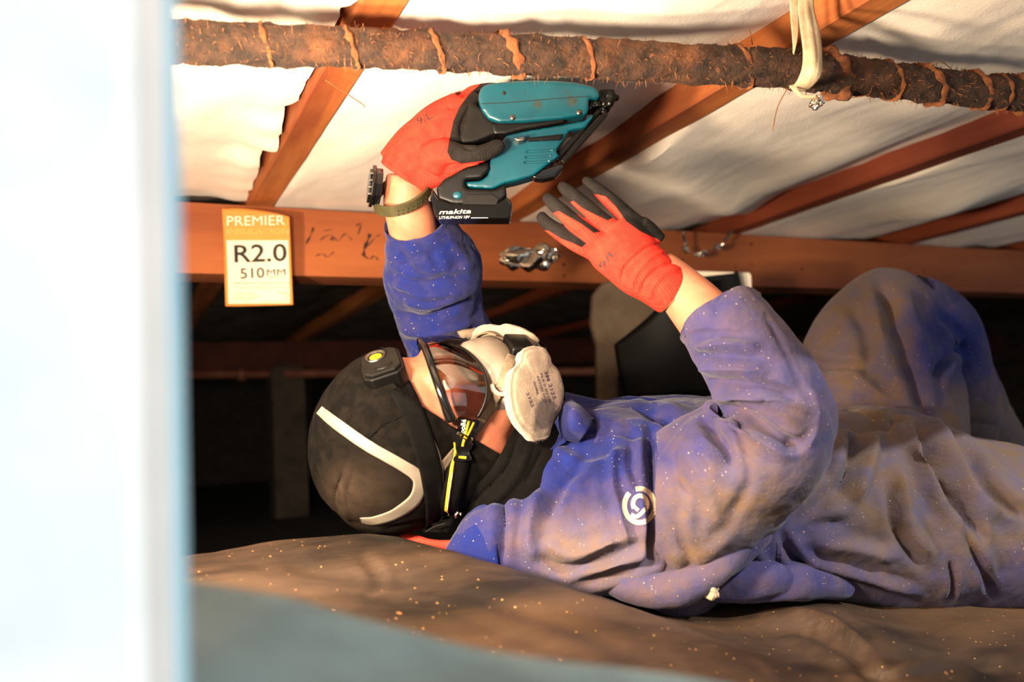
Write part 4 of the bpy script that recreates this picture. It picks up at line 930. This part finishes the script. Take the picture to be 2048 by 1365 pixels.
mk = puff('nose', [([(1690, 185), (1700, 150), (1790, 152), (1808, 190), (1800, 228), (1770, 272), (1700, 268), (1690, 240)], 0, .014), ([(1560, 140), (1700, 150), (1700, 178), (1640, 165)], 0, .010), ([(1605, 238), (1700, 240), (1700, 275), (1622, 282)], 0, .020), ([(1790, 175), (1838, 178), (1834, 208), (1795, 212)], 0, .005), ([(1700, 265), (1752, 285), (1745, 318), (1700, 300)], 0, .010)], 0, m_blackp, .0011, 2)
wrinkle(mk, .0015, 160, 2); nose_ = obj('nose_piece', mk, m_blackp, th)
for (x, y) in ((1730, 235), (1768, 232), (1640, 258)):
    g = Geo(); ell(g, P(*Z(1, x, y), GD-.016), (RTI, UPI, VD), (.0025, .0025, .003), 12, 8); obj('bolt', g, m_metal, nose_)
mk = puff('mount', [[(600, 830), (650, 770), (800, 690), (950, 655), (952, 715), (900, 765), (788, 775), (800, 830), (985, 840), (1062, 805), (1072, 880), (1010, 940), (700, 940), (610, 900)]], .026, m_blackp, .0018, 6); mo = bvh_of(mk); obj('battery_mount', mk, m_blackp, th)
g = Geo(); h, n = hit(mo, *Z(1, 733, 855), 1.05, 0); ell(g, h, (RTI, UPI, VD), (.006, .0048, .0018), 20, 10); obj('fuel_button', g, m_teal, th)
g = Geo(); prism(g, [Z(1, *p) for p in ((790, 850), (970, 850), (1020, 880), (1000, 925), (760, 925))], GD-.026, .002, .002); obj('battery_latch', g, m_black_rub, th, smooth=False, bevel=.001)
g = Geo(); prism(g, [Z(1, *p) for p in ((575, 835), (620, 900), (700, 935), (1000, 940), (1075, 890), (1110, 940), (1095, 1035), (600, 1035), (560, 900))], GD, .029, .029); bat = obj('battery', g, m_glossb, th, smooth=False, bevel=.003)
BD = GD-.0296
obj('battery_print', text_px(Geo(), 'makita', 878, 429, 942, 427, 9, None, BD, 0, .01, .25), m_white, bat)
obj('battery_print', text_px(Geo(), 'LITHIUM-ION 18V', 878, 438.5, 940, 437, 5.5, None, BD, 0, 0, .25), m_white, bat)
g = Geo(); prism(g, [(942, 435.5), (976, 435.3), (976, 436.5), (942, 436.8)], BD, .0002, 0); obj('battery_print', g, m_white, bat, smooth=False)

# ---- worn gear: goggles, respirator, headlamp
def mir(g):
    o = Geo(); o.v = [v-HR*2*(v-HO).dot(HR) for v in g.v]; o.f = [tuple(reversed(f)) for f in g.f]; return o
th = thing('safety_goggles', 'clear safety goggles with black frame and black and yellow strap over the eyes', 'goggles', H(0, .12, -.045))
def gp(t, s):
    a = math.radians(80*t); r = .080*math.sin(a); f = .060+.066*math.cos(a)
    top = -.020-.022*t*t; bot = -.056-.024*(1-(2*abs(t)-1)**2)*.75-.014*abs(t); c = top+(bot-top)*s
    return H(r, f+.004*math.sin(math.pi*s), c)
g = grid(Geo(), lambda t, s: gp(t, s), -1, 1, 60, 0, 1, 12); obj('lens', g, m_lens, th)
def rim(s, r1, r2, mt, nm, t0=-1, t1=1, df=0):
    g = Geo(); v = []
    for i in range(61):
        t = t0+(t1-t0)*i/60; p = gp(t, s)-HFv*df; v.append((p.x, p.y, p.z, r1, r2))
    tube(g, v, 1, 10, side=HC); return obj(nm, g, mt, th)
rim(-.04, .0045, .0052, m_glossb, 'frame', df=.003); rim(1.0, .0016, .0018, m_blackp, 'lower_rim')
g = Geo(); v = []
for i in range(61):
    a = math.radians(-78+156*i/60); v.append(tuple(H(.076*math.sin(a), .052+.066*math.cos(a), -.021-.020*(a/1.4)**2))+(.006, .0055))
tube(g, v, 1, 12, side=HC); obj('foam_seal', g, m_black_rub, th)
allb = bvh_man(body_m, bn, gt)
def both(name, g, mt, par, **k):
    q = mir(g); o = obj(name, g, mt, par, **k); obj(name, q, mt, par, **k); return o
tp = [(934, 832, .95), (930, 862, 1), (923, 890, .9), (920, 908, .7)]
g = strap(Geo(), allb, tp, 36, .007, .004, 6, across=6); tb = bvh_of(mesh_of(g)); both('temple', g, m_glossb, th, angle=40)
obj('maker_print', text_px(Geo(), 'bollé', 929, 868, 933, 840, 10, tb, 1, .0005, .02), m_white, th)
for pts, w_ in (([(938, 842), (934, 858), (928, 880), (925, 893)], 5), ([(948, 845), (940, 862), (931, 878)], 4.5)):
    g = Geo(); strap(g, tb, pts, w_, .0004, .0004, 4, across=3); both('yellow_accent', g, m_yellow, th)
g = strap(Geo(), allb, [(922, 900), (912, 940), (902, 985), (892, 1030), (880, 1056)], 36, .0075, .0018, 8); sb = bvh_of(mesh_of(g)); both('strap', g, m_black_cloth, th)
g = strap(Geo(), allb, [(908, 880), (903, 930), (896, 985), (889, 1046)], 7, .0085, .002, 8, across=3); both('yellow_edge', g, m_yellow, th)
g = strap(Geo(), allb, [(904, 940), (897, 990), (893, 1040)], 1.6, .0098, .001, 6, across=2); obj('strap_print', g, m_white, th)
g = strap(Geo(), allb, [(908, 1022), (913, 1014)], 3, .0098, .0006, 3, across=2); strap(g, allb, [(914, 1026), (920, 1012)], 2, .0098, .0006, 3, across=2); obj('strap_print', g, m_white, th)
g = strap(Geo(), allb, [(905, 910), (921, 914), (937, 910)], 14, .0095, .004, 4, across=4); both('strap_buckle', g, m_glossb, th, bevel=.001)
g = strap(Geo(), allb, [(914, 912), (928, 913)], 4, .0138, .001, 3, across=3); both('buckle_insert', g, m_yellow, th)

# respirator
th = thing('respirator', 'pale grey half mask respirator with two dirty cream filter pads over nose and mouth', 'respirator', H(0, .12, -.1))
g = Geo()
ell(g, H(0, .088, -.096), HAX, (.046, .046, .046)); ell(g, H(0, .101, -.082), HAX, (.030, .031, .033)); ell(g, H(0, .072, -.10), HAX, (.052, .034, .050))
for s in (-1, 1): p = [H(.02*s, .10, -.105), H(.048*s, .095, -.118), H(.068*s, .088, -.134)]; tube(g, [(q.x, q.y, q.z, r, r) for q, r in zip(p, (.026, .024, .022))], 5, 20)
rm = remesh(g, .002, 8); rmb = bvh_of(rm); obj('face_piece', rm, m_greymask, th)
g = Geo(); box(g, H(0, .126, -.134), HAX, (.022, .009, .015)); obj('exhale_valve', g, m_blackp, th, bevel=.004)
PN = (HR*.62-HC*.45+HFv*.62).normalized(); PC = H(.078, .088, -.1406)
pts = [(1150, 300), (1170, 240), (1250, 205), (1340, 205), (1420, 240), (1470, 310), (1490, 390), (1560, 470), (1600, 580), (1620, 720), (1590, 880), (1530, 990), (1480, 1120), (1440, 1220), (1370, 1250), (1290, 1250), (1220, 1180), (1130, 1090), (1070, 980), (1035, 860), (1020, 700), (1030, 560), (1060, 460), (1110, 400), (1145, 350)]
ring = []
A = cr([(840+x/5.6875, 660+y/5.6875) for x, y in pts]+[(840+pts[0][0]/5.6875, 660+pts[0][1]/5.6875)], 4)[:-1]
for x, y in A:
    r = MW @ Vector(((x-1024)/F, (682.5-y)/F, -1)); t = (PC-CAM).dot(PN)/r.dot(PN); ring.append(CAM+r*t)
cen = sum(ring, Vector())/len(ring); n = len(ring); v = []; f = []
prof = [(.0, -.014), (.55, -.014), (.9, -.013), (.99, -.009), (1.0, -.004), (1.03, -.001), (1.03, .001), (.985, .002), (.955, .0015), (.92, .0045), (.86, .0052), (.78, .006), (.7, .0068), (.62, .0072), (.54, .0076), (.46, .0079), (.38, .0081), (.3, .0083), (.22, .0084), (.14, .0085), (.07, .0085), (.0, .0085)]
for s, h in prof: v += [cen+(p-cen)*s+PN*h for p in ring]
for i in range(len(prof)-1): f += [(i*n+j, i*n+(j+1) % n, (i+1)*n+(j+1) % n, (i+1)*n+j) for j in range(n)]
g = Geo().add(v, f); mg = mir(g); pm = mesh_of(g); wrinkle(pm, .0009, 60, 3); wrinkle(pm, .0003, 200, 3)
attr(pm, 'dust', blobs(pm, -.1, [(1094, 816, 22, 1.5), (1086, 845, 20, 1.2), (1068, 862, 8, .5), (1062, 800, 8, .4), (1070, 770, 6, .4), (1040, 830, 8, .5)])); pdb = bvh_of(pm)
pad = obj('filter_pad', pm, m_pad, th)
pm2 = mesh_of(mg); wrinkle(pm2, .0012, 90, 5); attr(pm2, 'dust', blobs(pm2, .05, [(985, 700, 16, .4)])); obj('filter_pad', pm2, m_pad, th)
m_inkp = mat('purple_ink', (86, 66, 92), None, rough=.9)
for s, x0, y0, x1, y1, h in (('3M 2125', 1088, 744, 1106, 800, 7), ('P2 R D EN 143', 1080, 748, 1098, 806, 4), ('AS/NZS 1716', 1073, 752, 1090, 806, 4), ('2125', 1051, 786, 1063, 816, 6), ('0086', 1066, 764, 1074, 790, 4)):
    obj('filter_print', text_px(Geo(), s, x0, y0, x1, y1, h, pdb, .95, .0006, .01), m_inkp, pad)
g = Geo()
for i in range(150):
    k = int(rng.integers(0, n)); p = cen+(ring[k]-cen)*1.03; d = ((ring[k]-cen).normalized()+Vector(rng.normal(0, .5, 3))).normalized()*(.001+.003*rng.random()); s = d.cross(PN).normalized()*.0002; g.add([p-s, p+s, p+d], [(0, 1, 2)])
obj('loose_fibres', g, m_pad, pad, kind='stuff')
ab2 = BVHTree.FromPolygons(*(lambda ms: (sum([[v.co+o for v in m.vertices] for m, o in ms], []), [tuple(i+sum(len(q[0].vertices) for q in ms[:k]) for i in p.vertices) for k, (m, o) in enumerate(ms) for p in m.polygons]))([(rm, ORG[th]), (body_m, ORG[man]), (bn, ORG[man]), (gt, ORG[man])]))
both('strap', strap(Geo(), ab2, [(1022, 716), (1014, 745), (1006, 776)], 20, .004, .0016, 6), m_grey_strap, th)
both('strap', strap(Geo(), ab2, [(1000, 784), (980, 815), (955, 848), (932, 880), (906, 905), (880, 936), (858, 960)], 18, .003, .0016, 8), m_grey_strap, th)
both('strap_clip', strap(Geo(), ab2, [(990, 768), (994, 778), (1004, 786), (1016, 787)], 7, .006, .003, 5, across=4), m_greymask, th)
g = patch(Geo(), [[(914, 664, 1.1), (928, 660, 1.1), (944, 658, 1.1), (952, 655, 1.1)], [(922, 680, 1.1), (936, 676, 1.09), (950, 668, 1.09), (954, 662, 1.1)], [(910, 700, 1.11), (918, 692, 1.1), (930, 684, 1.1), (940, 678, 1.1)]], 4, 4)
obj('strap', g, m_grey_strap, th, solid=.0015, label='loose grey strap end standing up beside the sleeve')

# headlamp
th = thing('headlamp', 'black headlamp with a yellow LED strapped round the beanie above the forehead', 'headlamp', H(0, .1, .045))
ln = (HFv*.93+HC*.37).normalized(); lt_ = (HC*.93-HFv*.37).normalized(); lc = H(.014, .096, .030); LA = (HR, lt_, ln)
def oct_(a, b_, k): return [(a, b_-k), (a-k, b_), (-a+k, b_), (-a, b_-k), (-a, -b_+k), (-a+k, -b_), (a-k, -b_), (a, -b_+k)]
g = Geo(); prism_ax(g, oct_(.032, .025, .009), lc, HR, lt_, ln, .0125); hs = obj('housing', g, m_blackp, th, smooth=False, bevel=.0025)
g = Geo(); prism_ax(g, oct_(.028, .0215, .008), lc+ln*.014, HR, lt_, ln, .0022); obj('front_plate', g, m_black_rub, th, smooth=False, bevel=.0015)
g = Geo(); box(g, lc-ln*.016, LA, (.024, .021, .006)); obj('bracket', g, m_blackp, th, bevel=.003)
g = Geo()
for k in range(5): box(g, lc-ln*.010+HR*(-.016+.008*k)+lt_*.024, LA, (.0022, .002, .006))
obj('cooling_ribs', g, m_blackp, th, bevel=.0006)
c0 = lc+lt_*.004-HR*.013+ln*.0165; g = Geo()
def disc(g, c, r, h, seg=32): return prism_ax(g, [(r*math.cos(2*math.pi*i/seg), r*math.sin(2*math.pi*i/seg)) for i in range(seg)], c, HR, lt_, ln, h)
v = []; f = []; seg = 36
for k, (r, h) in enumerate(((.0125, -.001), (.0125, .0015), (.0105, .0018), (.0085, -.003), (.0, -.003))):
    v += [c0+HR*r*math.cos(2*math.pi*i/seg)+lt_*r*math.sin(2*math.pi*i/seg)+ln*h for i in range(seg)]
    if k: f += [((k-1)*seg+i, (k-1)*seg+(i+1) % seg, k*seg+(i+1) % seg, k*seg+i) for i in range(seg)]
g.add(v, f); lamp_ring = obj('lens_ring', g, m_metal, th)
g = Geo(); ell(g, c0-ln*.0015, LA, (.0088, .0088, .0022), 24, 10); obj('led', g, m_led, lamp_ring)
g = Geo(); ell(g, lc+HR*.014-lt_*.002+ln*.0155, LA, (.0075, .011, .003), 20, 12); obj('switch', g, m_blackp, th)
both('strap', strap(Geo(), allb, [(800, 776), (822, 822), (841, 874), (856, 925), (864, 965), (870, 1015), (868, 1062)], 43, .0065, .0016, 9, across=7), m_black_cloth, th)
both('strap_edge', strap(Geo(), allb, [(852, 1062), (868, 1052), (892, 1044)], 3, .009, .001, 4, across=2), m_black_rub, th)
